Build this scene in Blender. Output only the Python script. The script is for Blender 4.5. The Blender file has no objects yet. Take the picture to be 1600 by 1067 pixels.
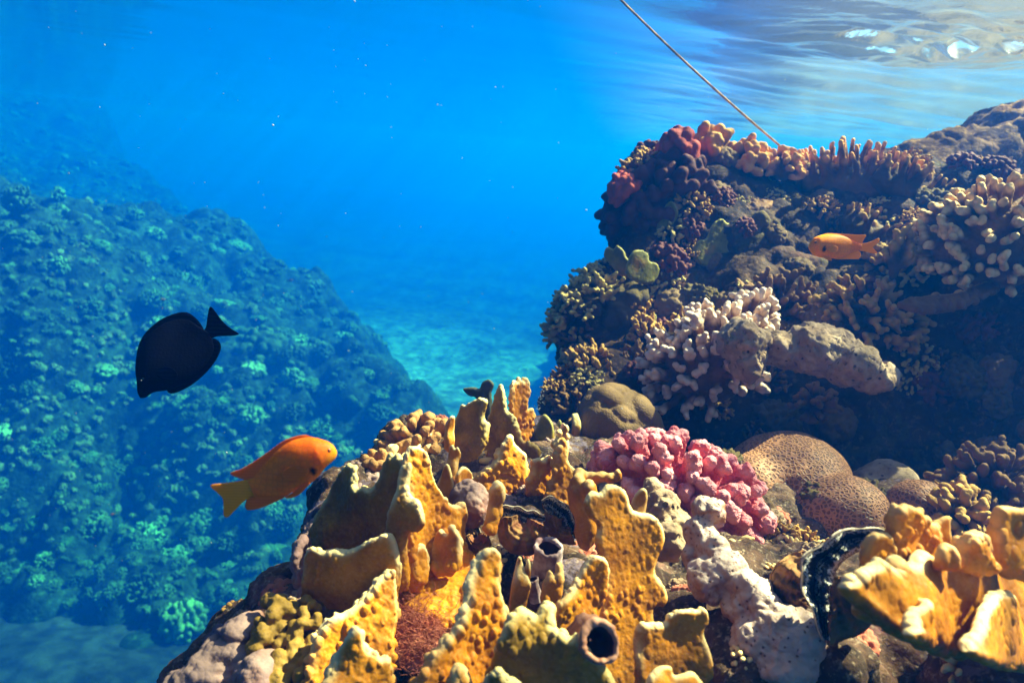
# Shallow tropical reef seen under water: yellow fire corals, a shaded reef wall, fish, a hazy blue slope
import bpy, math, random
import numpy as np
from mathutils import Vector, Matrix

scene = bpy.context.scene
COL = scene.collection
rad = math.radians
PI = math.pi

# ------------------------------------------------------------------ camera
PITCH, ROLL, HFOV = rad(15.0), rad(5.0), rad(70.0)
FPX = 800.0 / math.tan(HFOV / 2)
cF = np.array([0, math.cos(PITCH), -math.sin(PITCH)])
_Uw = np.array([0, math.sin(PITCH), math.cos(PITCH)])
_Rw = np.array([1.0, 0, 0])
cR = math.cos(ROLL) * _Rw + math.sin(ROLL) * _Uw
cU = -math.sin(ROLL) * _Rw + math.cos(ROLL) * _Uw
cam = bpy.data.cameras.new("camera")
cam.sensor_width = 36.0
cam.lens = 18.0 / math.tan(HFOV / 2)
cam.clip_start, cam.clip_end = 0.01, 500.0
cam.dof.use_dof = True
cam.dof.focus_distance = 0.80
cam.dof.aperture_fstop = 9.0
camo = bpy.data.objects.new("camera", cam)
camo.matrix_world = Matrix(((cR[0], cU[0], -cF[0], 0), (cR[1], cU[1], -cF[1], 0), (cR[2], cU[2], -cF[2], 0), (0, 0, 0, 1)))
COL.objects.link(camo)
scene.camera = camo

# ------------------------------------------------------------------ sky, sun, exposure
SUN_DIR = np.array([0.60, 0.30, 0.745]); SUN_DIR = SUN_DIR / np.linalg.norm(SUN_DIR)   # towards the sun
SUN_ELEV = math.asin(SUN_DIR[2])
world = bpy.data.worlds.new("World")
scene.world = world
world.use_nodes = True
wn = world.node_tree.nodes; wl = world.node_tree.links
wn.clear()
sky = wn.new("ShaderNodeTexSky"); sky.sky_type = 'NISHITA'; sky.sun_disc = False
sky.sun_elevation = SUN_ELEV
sky.sun_rotation = math.atan2(SUN_DIR[0], SUN_DIR[1])
wb = wn.new("ShaderNodeBackground"); wb.inputs[1].default_value = 0.05
wo = wn.new("ShaderNodeOutputWorld")
wl.new(sky.outputs[0], wb.inputs[0]); wl.new(wb.outputs[0], wo.inputs[0])
sun = bpy.data.lights.new("sun", 'SUN')
sun.energy = 5.0; sun.angle = rad(0.5); sun.color = (1.0, 0.82, 0.52)
suno = bpy.data.objects.new("sun", sun)
suno.rotation_euler = Vector(SUN_DIR).to_track_quat('Z', 'Y').to_euler()
COL.objects.link(suno)

scene.view_settings.view_transform = 'Standard'
scene.view_settings.look = 'None'
scene.view_settings.gamma = 1.0
scene.view_settings.exposure = 2.15
scene.render.engine = 'CYCLES'
cy = scene.cycles
cy.max_bounces = 8; cy.diffuse_bounces = 3; cy.glossy_bounces = 3; cy.transmission_bounces = 3
cy.volume_bounces = 2; cy.transparent_max_bounces = 12
cy.caustics_reflective = False; cy.caustics_refractive = False
cy.use_denoising = True
cy.sample_clamp_indirect = 4.0

SURF_Z = 0.40      # water surface above the camera
SAND_Z = -4.5      # sandy channel floor


def ray(px, py):
    v = (px - 800.0) / FPX * cR + (533.5 - py) / FPX * cU + cF
    return v


def P(px, py, d):
    """Point at depth d (metres along the view axis) seen at photograph pixel (px, py)."""
    return ray(px, py) * d


def mpp(d):
    return d / FPX       # metres per photograph pixel at depth d
# ------------------------------------------------------------------ noise (numpy)
def _h(ix, iy, iz, s):
    n = ix.astype(np.uint32) * np.uint32(374761393) + iy.astype(np.uint32) * np.uint32(668265263) + iz.astype(np.uint32) * np.uint32(2147483647) + np.uint32((s * 1274126177) & 0xffffffff)
    n = (n ^ (n >> np.uint32(13))) * np.uint32(1274126177)
    n = (n ^ (n >> np.uint32(16))) * np.uint32(2246822519)
    return ((n ^ (n >> np.uint32(15))) & np.uint32(0xffffff)).astype(np.float32) * np.float32(1 / 16777215.0)


def vnoise(p, f, s=0):
    q = np.asarray(p, np.float64) * f + 1000.0
    i = np.floor(q).astype(np.int32); t = (q - i).astype(np.float32)
    t = t * t * (3 - 2 * t)
    x, y, z = i[:, 0], i[:, 1], i[:, 2]
    r = 0
    for dx in (0, 1):
        wx = t[:, 0] if dx else 1 - t[:, 0]
        for dy in (0, 1):
            wy = t[:, 1] if dy else 1 - t[:, 1]
            for dz in (0, 1):
                wz = t[:, 2] if dz else 1 - t[:, 2]
                r = r + wx * wy * wz * _h(x + dx, y + dy, z + dz, s)
    return r * 2 - 1


def fbm(p, f, o=3, s=0, gain=0.5):
    r = 0; a = 1.0
    for k in range(o):
        r = r + a * vnoise(p, f, s + k * 17); a *= gain; f *= 2.03
    return r


def worley(p, f, s=0):
    """distance to the nearest jittered cell point (in cells)"""
    q = np.asarray(p, np.float64) * f + 1000.0
    i = np.floor(q).astype(np.int32); t = (q - i).astype(np.float32)
    d1 = np.full(len(q), 9.0, np.float32)
    for dx in (-1, 0, 1):
        for dy in (-1, 0, 1):
            for dz in (-1, 0, 1):
                x, y, z = i[:, 0] + dx, i[:, 1] + dy, i[:, 2] + dz
                a = _h(x, y, z, s); b = (a * 57.31) % 1.0; c = (a * 3571.7) % 1.0
                d1 = np.minimum(d1, (dx + a - t[:, 0]) ** 2 + (dy + b - t[:, 1]) ** 2 + (dz + c - t[:, 2]) ** 2)
    return np.sqrt(d1)


def knobs(p, f, s=0):
    """rounded bumps 0..1 packed like cobbles"""
    d1 = worley(p, f, s)
    return np.sqrt(np.clip(1 - (d1 / 0.75) ** 2, 0, 1))


def pustules(p, f, s=0):
    """separate round warts of uneven size, 0..1"""
    d1 = worley(p, f, s)
    return np.clip(1 - (d1 / 0.44) ** 2, 0, 1) ** 0.6


def sstep(a, b, x):
    t = np.clip((x - a) / (b - a), 0, 1)
    return t * t * (3 - 2 * t)


def unit(v):
    v = np.asarray(v, float)
    return v / (np.linalg.norm(v) + 1e-12)


# ------------------------------------------------------------------ signed-distance voxels -> smooth mesh
class Vox:
    def __init__(s, lo, hi, h):
        s.lo = np.asarray(lo, float); s.h = float(h)
        s.n = np.maximum(np.ceil((np.asarray(hi, float) - s.lo) / h).astype(int) + 1, 4)
        s.D = np.full(tuple(s.n), 1.0, np.float32)

    def _win(s, lo, hi):
        a = np.clip(np.floor((np.asarray(lo) - s.lo) / s.h).astype(int), 0, s.n - 1)
        b = np.clip(np.ceil((np.asarray(hi) - s.lo) / s.h).astype(int) + 1, 1, s.n)
        if np.any(b <= a):
            return None
        ax = [(s.lo[k] + s.h * np.arange(a[k], b[k])).astype(np.float32) for k in range(3)]
        return (slice(a[0], b[0]), slice(a[1], b[1]), slice(a[2], b[2])), np.meshgrid(*ax, indexing='ij', sparse=True)

    def _put(s, sl, d, k):
        a = s.D[sl]
        if k > 0:
            e = np.maximum(k - np.abs(a - d), 0) / k
            s.D[sl] = np.minimum(a, d) - e * e * k * 0.25
        else:
            s.D[sl] = np.minimum(a, d)

    def capsule(s, a, b, ra, rb, k=0.0):
        a = np.asarray(a, float); b = np.asarray(b, float)
        m = max(ra, rb) + k + 4 * s.h
        w = s._win(np.minimum(a, b) - m, np.maximum(a, b) + m)
        if w is None:
            return
        sl, (X, Y, Z) = w
        v = b - a; L = float(v @ v) + 1e-12
        t = np.clip(((X - a[0]) * v[0] + (Y - a[1]) * v[1] + (Z - a[2]) * v[2]) / L, 0, 1)
        d = np.sqrt((X - a[0] - t * v[0]) ** 2 + (Y - a[1] - t * v[1]) ** 2 + (Z - a[2] - t * v[2]) ** 2) - (ra + t * (rb - ra))
        s._put(sl, d, k)

    def ball(s, c, r, k=0.0):
        s.ell(c, (r, r, r), k)

    def ell(s, c, r, k=0.0, ax=None):
        c = np.asarray(c, float); r = np.asarray(r, float)
        m = r.max() + k + 4 * s.h
        w = s._win(c - m, c + m)
        if w is None:
            return
        sl, (X, Y, Z) = w
        X = X - c[0]; Y = Y - c[1]; Z = Z - c[2]
        if ax is not None:
            ax = np.asarray(ax, float)
            X, Y, Z = X * ax[0][0] + Y * ax[0][1] + Z * ax[0][2], X * ax[1][0] + Y * ax[1][1] + Z * ax[1][2], X * ax[2][0] + Y * ax[2][1] + Z * ax[2][2]
        q = np.sqrt((X / r[0]) ** 2 + (Y / r[1]) ** 2 + (Z / r[2]) ** 2)
        g = np.sqrt((X / r[0] ** 2) ** 2 + (Y / r[1] ** 2) ** 2 + (Z / r[2] ** 2) ** 2) + 1e-6
        d = np.where(q < 0.05, -r.min(), q * (q - 1) / g)
        s._put(sl, d.astype(np.float32), k)

    def cut(s, a, b, ra, rb):
        """carve a tapered capsule out"""
        a = np.asarray(a, float); b = np.asarray(b, float); m = max(ra, rb) + 4 * s.h
        w = s._win(np.minimum(a, b) - m, np.maximum(a, b) + m)
        if w is None:
            return
        sl, (X, Y, Z) = w
        v = b - a; L = float(v @ v) + 1e-12
        t = np.clip(((X - a[0]) * v[0] + (Y - a[1]) * v[1] + (Z - a[2]) * v[2]) / L, 0, 1)
        d = np.sqrt((X - a[0] - t * v[0]) ** 2 + (Y - a[1] - t * v[1]) ** 2 + (Z - a[2] - t * v[2]) ** 2) - (ra + t * (rb - ra))
        s.D[sl] = np.maximum(s.D[sl], -d)

    def add_noise(s, f, band):
        """f(points) -> offset, only near the surface"""
        idx = np.nonzero(np.abs(s.D) < band)
        p = np.stack(idx, 1) * s.h + s.lo
        s.D[idx] += f(p).astype(np.float32)

    def mesh(s):
        D = s.D
        D[0], D[-1] = np.maximum(D[0], s.h), np.maximum(D[-1], s.h)
        D[:, 0], D[:, -1] = np.maximum(D[:, 0], s.h), np.maximum(D[:, -1], s.h)
        D[:, :, 0], D[:, :, -1] = np.maximum(D[:, :, 0], s.h), np.maximum(D[:, :, -1], s.h)
        D[D == 0] = 1e-9
        S = D < 0
        nx, ny, nz = D.shape
        c = np.zeros((nx - 1, ny - 1, nz - 1), np.uint8)
        for i in (0, 1):
            for j in (0, 1):
                for k in (0, 1):
                    c += S[i:nx - 1 + i, j:ny - 1 + j, k:nz - 1 + k]
        act = (c > 0) & (c < 8)
        I = np.stack(np.nonzero(act), 1)
        if len(I) == 0:
            return np.zeros((0, 3)), np.zeros((0, 4), int)
        vid = np.full(act.shape, -1, np.int32); vid[act] = np.arange(len(I))
        corners = {}
        for i in (0, 1):
            for j in (0, 1):
                for k in (0, 1):
                    corners[i, j, k] = D[I[:, 0] + i, I[:, 1] + j, I[:, 2] + k]
        acc = np.zeros((len(I), 3)); cnt = np.zeros(len(I))
        for a in corners:
            for ax in range(3):
                if a[ax]:
                    continue
                b = list(a); b[ax] = 1; b = tuple(b)
                da, db = corners[a], corners[b]
                m = (da < 0) != (db < 0)
                t = np.where(m, da / np.where(m, da - db, 1), 0)
                q = np.repeat(np.array(a, float)[None], len(I), 0); q[:, ax] += t
                acc[m] += q[m]; cnt[m] += 1
        V = (I + acc / cnt[:, None]) * s.h + s.lo
        F = []
        for ax in range(3):
            sl0 = [slice(None)] * 3; sl1 = [slice(None)] * 3
            sl0[ax] = slice(0, -1); sl1[ax] = slice(1, None)
            A, B = S[tuple(sl0)], S[tuple(sl1)]
            E = np.stack(np.nonzero(A != B), 1)
            u, w = (ax + 1) % 3, (ax + 2) % 3
            ok = (E[:, u] > 0) & (E[:, w] > 0) & (E[:, u] < D.shape[u] - 1) & (E[:, w] < D.shape[w] - 1)
            E = E[ok]
            flip = ~A[E[:, 0], E[:, 1], E[:, 2]]
            def g(du, dw):
                e = E.copy(); e[:, u] -= du; e[:, w] -= dw
                return vid[e[:, 0], e[:, 1], e[:, 2]]
            q = np.stack([g(1, 1), g(0, 1), g(0, 0), g(1, 0)], 1)
            q[flip] = q[flip][:, ::-1]
            F.append(q)
        F = np.concatenate(F)
        F = F[(F >= 0).all(1)]
        return V, F


def vnormals(V, F):
    n = np.cross(V[F[:, 2]] - V[F[:, 0]], V[F[:, 3]] - V[F[:, 1]])
    N = np.zeros_like(V)
    for k in range(4):
        for c in range(3):
            N[:, c] += np.bincount(F[:, k], weights=n[:, c], minlength=len(V))
    return N / (np.linalg.norm(N, axis=1, keepdims=True) + 1e-12)


def rough(V, F, f, N=None):
    """push the vertices along their normals by f(points)"""
    return V + vnormals(V, F) * np.asarray(f(V), float)[:, None]


def biggest(V, F):
    """drop loose crumbs: keep the largest connected piece"""
    lab = np.arange(len(V))
    while True:
        m = lab[F].min(1)
        new = lab.copy()
        for k in range(4):
            np.minimum.at(new, F[:, k], m)
        new = new[new]
        if (new == lab).all():
            break
        lab = new
    c = np.bincount(lab, minlength=len(V)); keep = lab == c.argmax()
    mp = np.cumsum(keep) - 1
    return V[keep], mp[F[keep[F[:, 0]]]]


# ------------------------------------------------------------------ objects
def mk(name, V, F, mat, parent=None, attrs=None, smooth=True, origin=None):
    """one mesh object; V in world metres, re-based on origin"""
    V = np.asarray(V, np.float64)
    if parent is not None:
        origin = np.zeros(3); q = parent
        while q is not None:
            origin = origin + np.array(q.location); q = q.parent
    elif origin is None:
        origin = V.mean(0)
    origin = np.asarray(origin, float)
    me = bpy.data.meshes.new(name)
    if isinstance(F, np.ndarray):
        me.vertices.add(len(V)); me.vertices.foreach_set("co", (V - origin).astype(np.float32).ravel())
        nf, kf = F.shape
        me.loops.add(nf * kf); me.loops.foreach_set("vertex_index", F.astype(np.int32).ravel())
        me.polygons.add(nf); me.polygons.foreach_set("loop_start", np.arange(0, nf * kf, kf, dtype=np.int32))
        try:
            me.polygons.foreach_set("loop_total", np.full(nf, kf, np.int32))
        except Exception:
            pass
        me.update(calc_edges=True)
    else:
        me.from_pydata([tuple(v) for v in (V - origin)], [], [tuple(f) for f in F])
    me.validate()
    for k, a in (attrs or {}).items():
        at = me.attributes.new(k, 'FLOAT', 'POINT')
        at.data.foreach_set("value", np.asarray(a, np.float32))
    if smooth:
        me.polygons.foreach_set("use_smooth", np.ones(len(me.polygons), bool))
    for m in (mat if isinstance(mat, (list, tuple)) else [mat]):
        me.materials.append(m)
    o = bpy.data.objects.new(name, me)
    COL.objects.link(o)
    if parent is not None:
        o.parent = parent
    else:
        o.location = origin
    return o


def empty(name, loc):
    o = bpy.data.objects.new(name, None); o.empty_display_size = 0.02
    o.location = loc; COL.objects.link(o)
    return o


def tag(o, label=None, cat=None, group=None, kind=None):
    if label: o["label"] = label
    if cat: o["category"] = cat
    if group: o["group"] = group
    if kind: o["kind"] = kind
    return o


def tag_copy(src, M, label, cat, group):
    o = src.copy(); COL.objects.link(o); o.matrix_world = M
    return tag(o, label, cat, group)


def merge(parts):
    Vs, Fs, n = [], [], 0
    for V, F in parts:
        Vs.append(V); Fs.append(np.asarray(F) + n); n += len(V)
    return np.concatenate(Vs), np.concatenate(Fs)


def grid_faces(nu, nv, closed_u=False):
    i, j = np.meshgrid(np.arange(nu if closed_u else nu - 1), np.arange(nv - 1), indexing='ij')
    i = i.ravel(); j = j.ravel(); i2 = (i + 1) % nu
    return np.stack([i * nv + j, i2 * nv + j, i2 * nv + j + 1, i * nv + j + 1], 1)


def catmull(pts, n=6, closed=True):
    p = np.asarray(pts, float); out = []
    m = len(p)
    for i in range(m if closed else m - 1):
        if closed:
            a, b, c, d = p[i - 1], p[i], p[(i + 1) % m], p[(i + 2) % m]
        else:
            a, b, c, d = p[max(i - 1, 0)], p[i], p[i + 1], p[min(i + 2, m - 1)]
        for t in np.linspace(0, 1, n, endpoint=False):
            out.append(0.5 * (2 * b + (c - a) * t + (2 * a - 5 * b + 4 * c - d) * t * t + (3 * b - a - 3 * c + d) * t ** 3))
    if not closed:
        out.append(p[-1])
    return np.array(out)


def poly_sd(u, v, poly):
    """signed distance in 2-D, negative inside"""
    sh = u.shape; u = u.ravel().astype(np.float32); v = v.ravel().astype(np.float32)
    d = np.full(u.shape, 1e9, np.float32); ins = np.zeros(u.shape, bool)
    n = len(poly)
    for i in range(n):
        x1, y1 = poly[i]; x2, y2 = poly[(i + 1) % n]
        ex, ey = x2 - x1, y2 - y1; L = ex * ex + ey * ey + 1e-14
        t = np.clip(((u - x1) * ex + (v - y1) * ey) / L, 0, 1)
        d = np.minimum(d, (u - x1 - t * ex) ** 2 + (v - y1 - t * ey) ** 2)
        if y1 != y2:
            c = ((y1 > v) != (y2 > v)) & (u < ex * (v - y1) / ey + x1)
            ins ^= c
    d = np.sqrt(d)
    return np.where(ins, -d, d).reshape(sh)


def tube(path, r, n=10, cap=True):
    """swept tube, r scalar or per point"""
    path = np.asarray(path, float); m = len(path); r = np.broadcast_to(r, (m,))
    T = np.gradient(path, axis=0); T /= np.linalg.norm(T, axis=1, keepdims=True) + 1e-12
    ref = np.array([0.0, 0, 1]) if abs(T[0][2]) < 0.9 else np.array([1.0, 0, 0])
    A = unit(np.cross(T[0], ref)); V = []
    for i in range(m):
        A = unit(A - T[i] * (A @ T[i])); B = np.cross(T[i], A)
        for k in range(n):
            a = 2 * PI * k / n
            V.append(path[i] + r[i] * (math.cos(a) * A + math.sin(a) * B))
    V = np.array(V)
    F = []
    for i in range(m - 1):
        for k in range(n):
            k2 = (k + 1) % n
            F.append((i * n + k, i * n + k2, (i + 1) * n + k2, (i + 1) * n + k))
    return V, np.array(F)


# ------------------------------------------------------------------ materials
def _new(name):
    m = bpy.data.materials.new(name); m.use_nodes = True
    nt = m.node_tree; nt.nodes.clear()
    return m, nt.nodes, nt.links


class N:
    """tiny node-writing helper"""
    def __init__(s, name):
        s.m, s.n, s.l = _new(name)
        s.out = s.n.new("ShaderNodeOutputMaterial")
        tc = s.n.new("ShaderNodeTexCoord"); s.obj = tc.outputs["Object"]

    def noise(s, scale, detail=4, rough=0.55, vec=None, dist=0.0):
        t = s.n.new("ShaderNodeTexNoise"); t.inputs["Scale"].default_value = scale
        t.inputs["Detail"].default_value = detail; t.inputs["Roughness"].default_value = rough
        t.inputs["Distortion"].default_value = dist
        s.l.new(vec or s.obj, t.inputs["Vector"]); return t.outputs["Fac"]

    def voro(s, scale, feature='F1', out="Distance", rnd=1.0, vec=None):
        t = s.n.new("ShaderNodeTexVoronoi"); t.feature = feature
        t.inputs["Scale"].default_value = scale; t.inputs["Randomness"].default_value = rnd
        s.l.new(vec or s.obj, t.inputs["Vector"]); return t.outputs[out]

    def ramp(s, fac, stops, interp='LINEAR'):
        r = s.n.new("ShaderNodeValToRGB"); cr = r.color_ramp; cr.interpolation = interp
        while len(cr.elements) > len(stops): cr.elements.remove(cr.elements[-1])
        while len(cr.elements) < len(stops): cr.elements.new(0.5)
        for e, (p, c) in zip(cr.elements, stops):
            e.position = p; e.color = (*c, 1) if len(c) == 3 else c
        s.l.new(fac, r.inputs[0]); return r.outputs[0]

    def map(s, v, a, b, c=0.0, d=1.0):
        t = s.n.new("ShaderNodeMapRange"); t.interpolation_type = 'SMOOTHSTEP'
        for i, q in enumerate((a, b, c, d)): t.inputs[i + 1].default_value = q
        s.l.new(v, t.inputs[0]); return t.outputs[0]

    def math(s, op, a, b=None):
        t = s.n.new("ShaderNodeMath"); t.operation = op
        for i, q in enumerate((a, b)):
            if q is None: continue
            if isinstance(q, (int, float)): t.inputs[i].default_value = q
            else: s.l.new(q, t.inputs[i])
        return t.outputs[0]

    def mix(s, fac, a, b, mode='MIX'):
        t = s.n.new("ShaderNodeMix"); t.data_type = 'RGBA'; t.blend_type = mode
        for i, q in ((0, fac), (6, a), (7, b)):
            if isinstance(q, (int, float)): t.inputs[i].default_value = q
            elif isinstance(q, tuple): t.inputs[i].default_value = (*q, 1)
            else: s.l.new(q, t.inputs[i])
        return t.outputs[2]

    def attr(s, name):
        t = s.n.new("ShaderNodeAttribute"); t.attribute_name = name; return t.outputs["Fac"]

    def bump(s, h, strength=0.5, dist=0.002, prev=None):
        t = s.n.new("ShaderNodeBump"); t.inputs["Strength"].default_value = strength
        t.inputs["Distance"].default_value = dist
        s.l.new(h, t.inputs["Height"])
        if prev is not None: s.l.new(prev, t.inputs["Normal"])
        return t.outputs[0]

    def done(s, col, rough=0.8, normal=None, spec=0.25, sss=0.0, sssr=0.006, alpha=None):
        b = s.n.new("ShaderNodeBsdfPrincipled")
        if isinstance(col, tuple): b.inputs["Base Color"].default_value = (*col, 1)
        else: s.l.new(col, b.inputs["Base Color"])
        b.inputs["Roughness"].default_value = rough
        b.inputs["Specular IOR Level"].default_value = spec
        if sss > 0:
            b.inputs["Subsurface Weight"].default_value = sss
            b.inputs["Subsurface Radius"].default_value = (1.0, 0.55, 0.2)
            b.inputs["Subsurface Scale"].default_value = sssr
        if normal is not None: s.l.new(normal, b.inputs["Normal"])
        s.l.new(b.outputs[0], s.out.inputs[0])
        return s.m


_WW = (0.84, 0.68, 0.24)            # warms and darkens the wall corals' colour against the blue shade light
WARM = {k: _WW for k in ('brown staghorn', 'dusky staghorn with pale tips', 'violet staghorn', 'grey dead coral', 'maroon cauliflower coral', 'brown finger coral')}
WARM['whitish encrusting sponge'] = (1.12, 0.86, 0.74)
WARM['brown finger coral'] = (1.1, 0.85, 0.40)
WARM['pink cauliflower coral'] = (1.0, 0.74, 0.95)
WARM['maroon cauliflower coral'] = (0.9, 0.6, 0.4)


def coral_mat(name, base, dark, tip, sc=120.0, tipfac=1.0, bumpd=0.0015, rough=0.75, sss=0.0, patch=None, patchsc=9.0, spec=0.2):
    """living coral: mottled base, 'tip' attribute for the paler growing ends, polyp-grain bump"""
    n = N(name)
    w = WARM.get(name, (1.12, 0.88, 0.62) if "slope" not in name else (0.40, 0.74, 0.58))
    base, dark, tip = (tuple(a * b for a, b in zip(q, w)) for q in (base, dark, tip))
    c = n.mix(n.map(n.noise(sc * 0.25, 5), 0.35, 0.65), dark, base)
    if patch is not None:
        c = n.mix(n.map(n.noise(patchsc, 4, 0.6), 0.52, 0.62), c, patch)
    if "slope" in name:                                       # every head its own shade
        oi = n.n.new("ShaderNodeObjectInfo")
        c = n.mix(n.map(oi.outputs["Random"], 0.0, 1.0, 0.0, 0.75), c, n.mix(n.map(n.math('FRACT', n.math('MULTIPLY', oi.outputs["Random"], 7.31)), 0.3, 0.7), (0.016, 0.035, 0.02), (0.075, 0.12, 0.035)))
    g = n.noise(sc * 2.2, 3)
    c = n.mix(n.map(g, 0.25, 0.75, 0.0, 0.45), c, n.mix(0.5, c, dark), 'MIX')
    tf = n.math('MULTIPLY', n.attr("tip"), tipfac)
    if "slope" in name: tf = n.math('MULTIPLY', tf, n.map(n.math('FRACT', n.math('MULTIPLY', oi.outputs["Random"], 23.7)), 0.1, 0.9, 0.25, 1.15))
    c = n.mix(tf, c, tip)
    h = n.math('ADD', n.math('MULTIPLY', n.voro(sc * 3.0, 'F1'), -0.6), n.noise(sc * 1.1, 5))
    return n.done(c, rough, n.bump(h, 0.55, bumpd), spec, sss)
# ================================================================== THE SETTING
# ---- rock materials
def rock_material(name, dark, mid, light, crust, sc=30.0, crust_amt=0.57, crust2=None):
    n = N(name)
    c = n.mix(n.map(n.noise(sc * 0.6, 6, 0.65), 0.35, 0.65), dark, mid)
    c = n.mix(n.map(n.noise(sc * 0.23, 5, 0.6), crust_amt, crust_amt + 0.08), c, crust)
    if crust2 is not None:
        c = n.mix(n.map(n.noise(sc * 0.41, 5, 0.6, dist=0.4), crust_amt + 0.01, crust_amt + 0.06), c, crust2)
    c = n.mix(n.map(n.noise(sc * 3.1, 6, 0.7), 0.52, 0.68, 0, 0.85), c, light)
    c = n.mix(n.map(n.voro(sc * 4.0, 'F1'), 0.05, 0.22, 0.75, 0.0), c, tuple(q * 0.35 for q in dark))
    h = n.math('ADD', n.noise(sc * 2.0, 8, 0.7), n.math('MULTIPLY', n.voro(sc * 5.0), -0.35))
    return n.done(c, 0.85, n.bump(h, 0.9, 0.12 / sc), 0.15)


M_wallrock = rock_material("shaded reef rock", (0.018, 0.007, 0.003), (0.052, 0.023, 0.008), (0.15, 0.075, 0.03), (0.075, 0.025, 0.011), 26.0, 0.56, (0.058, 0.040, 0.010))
M_ledgerock = rock_material("encrusted ledge rock", (0.025, 0.014, 0.008), (0.11, 0.055, 0.032), (0.28, 0.20, 0.14), (0.18, 0.075, 0.065), 55.0, 0.57, (0.12, 0.085, 0.11))
M_flatrock = rock_material("sunlit reef flat", (0.09, 0.045, 0.018), (0.22, 0.115, 0.05), (0.34, 0.20, 0.10), (0.20, 0.08, 0.03), 6.0)
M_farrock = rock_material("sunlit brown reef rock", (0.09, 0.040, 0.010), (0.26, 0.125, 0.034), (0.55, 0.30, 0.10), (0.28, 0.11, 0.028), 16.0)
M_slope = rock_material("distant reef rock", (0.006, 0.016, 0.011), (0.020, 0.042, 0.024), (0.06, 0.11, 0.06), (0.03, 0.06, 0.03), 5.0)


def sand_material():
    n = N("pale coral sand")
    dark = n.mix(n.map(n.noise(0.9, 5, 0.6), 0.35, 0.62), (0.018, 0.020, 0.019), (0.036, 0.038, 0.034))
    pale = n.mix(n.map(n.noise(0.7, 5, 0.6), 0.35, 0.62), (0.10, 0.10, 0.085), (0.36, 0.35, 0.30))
    sp = n.n.new("ShaderNodeSeparateXYZ"); n.l.new(n.obj, sp.inputs[0])                  # dimming near and far is put into the sand colour; channel stays bright
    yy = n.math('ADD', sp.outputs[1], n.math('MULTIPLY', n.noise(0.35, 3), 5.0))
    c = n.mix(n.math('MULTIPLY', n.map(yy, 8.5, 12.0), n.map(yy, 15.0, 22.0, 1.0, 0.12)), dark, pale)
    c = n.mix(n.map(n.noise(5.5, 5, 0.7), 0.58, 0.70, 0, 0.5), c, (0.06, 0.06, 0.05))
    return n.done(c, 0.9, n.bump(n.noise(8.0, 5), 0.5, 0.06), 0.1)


# ---- seabed: one sheet to far beyond what the water lets one see
def sheet(name, xs, ys, zf, mat):
    X, Y = np.meshgrid(xs, ys, indexing='ij')
    Z = zf(X.ravel(), Y.ravel())
    V = np.stack([X.ravel(), Y.ravel(), Z], 1)
    return mk(name, V, grid_faces(len(xs), len(ys)), mat, origin=(0, 0, 0))


def graded(a, b, fine, n, c=0.0):
    """n coordinates from a to b, dense (fine) around c"""
    t = np.linspace(-1, 1, n); k = 4.0
    q = np.sinh(k * t) / math.sinh(k)
    return np.where(t < 0, c + (c - a) * q, c + (b - c) * q)


def seabed_z(x, y):
    p = np.stack([x, y, 0 * x], 1)
    return SAND_Z + 0.10 * fbm(p, 0.6, 4, 5) + 0.03 * fbm(p, 3.0, 2, 9)


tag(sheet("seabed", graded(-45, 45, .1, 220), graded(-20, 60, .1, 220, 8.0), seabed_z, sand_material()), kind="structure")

# ---- the reef slope across the channel: a height field through surveyed points
_cp = [(0, 130, 20), (-250, 120, 18), (150, 225, 19), (230, 300, 16), (300, 360, 12), (350, 340, 8.6), (400, 400, 8.3), (470, 440, 8.0),
       (560, 520, 7.5), (640, 610, 6.9), (0, 300, 11), (150, 400, 8.8), (0, 450, 5.3), (200, 480, 6.3), (350, 480, 7.0), (450, 540, 6.9), (100, 600, 5.4),
       (350, 600, 6.0), (500, 600, 6.2), (250, 750, 5.4), (500, 760, 5.4), (100, 750, 5.2), (0, 700, 5.1), (120, 520, 5.6), (30, 510, 5.1), (230, 560, 5.9), (400, 690, 5.5), (420, 860, 5.0), (250, 860, 5.0), (600, 700, 5.6), (-250, 450, 5.2), (-250, 700, 4.9),
       (-250, 250, 12)]
FAR = 1.5                    # the slope stands this much farther than first paced out
_w = [P(c[0], c[1], c[2] * FAR) for c in _cp]


def on_sand(px, py, dz=0.0):
    r = ray(px, py); return r * ((SAND_Z + dz) / r[2])


_w += [on_sand(-300, 900), on_sand(0, 880), on_sand(150, 930), on_sand(300, 980), on_sand(420, 960), on_sand(560, 880), on_sand(700, 700), on_sand(720, 620), on_sand(640, 520),
       on_sand(560, 450), on_sand(470, 400, -.1)]
_w += [on_sand(-100, 1060, -.5), on_sand(300, 1150, -.5), on_sand(650, 1000, -.5), on_sand(900, 700, -.5), on_sand(800, 560, -.4), on_sand(650, 420, -.4)]
_w += [np.array(q) for q in ((-28, 34, .2), (-30, 20, .2), (-24, 38, .0), (-30, 40, 0), (-18, 7.5, 0.2), (-12, 5, -.6))]
_w = np.array(_w)


def _tps(w):
    n = len(w); d = np.linalg.norm(w[:, None, :2] - w[None, :, :2], axis=2)
    K = np.where(d > 0, d * d * np.log(d + 1e-9), 0) + 0.25 * np.eye(n)
    Q = np.concatenate([np.ones((n, 1)), w[:, :2]], 1)
    A = np.block([[K, Q], [Q.T, np.zeros((3, 3))]])
    s = np.linalg.solve(A, np.concatenate([w[:, 2], np.zeros(3)]))
    def f(x, y):
        r = np.full(x.shape, s[n]) + s[n + 1] * x + s[n + 2] * y
        for i in range(n):
            q = np.hypot(x - w[i, 0], y - w[i, 1])
            r = r + s[i] * np.where(q > 0, q * q * np.log(q + 1e-9), 0)
        return r
    return f


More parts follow.
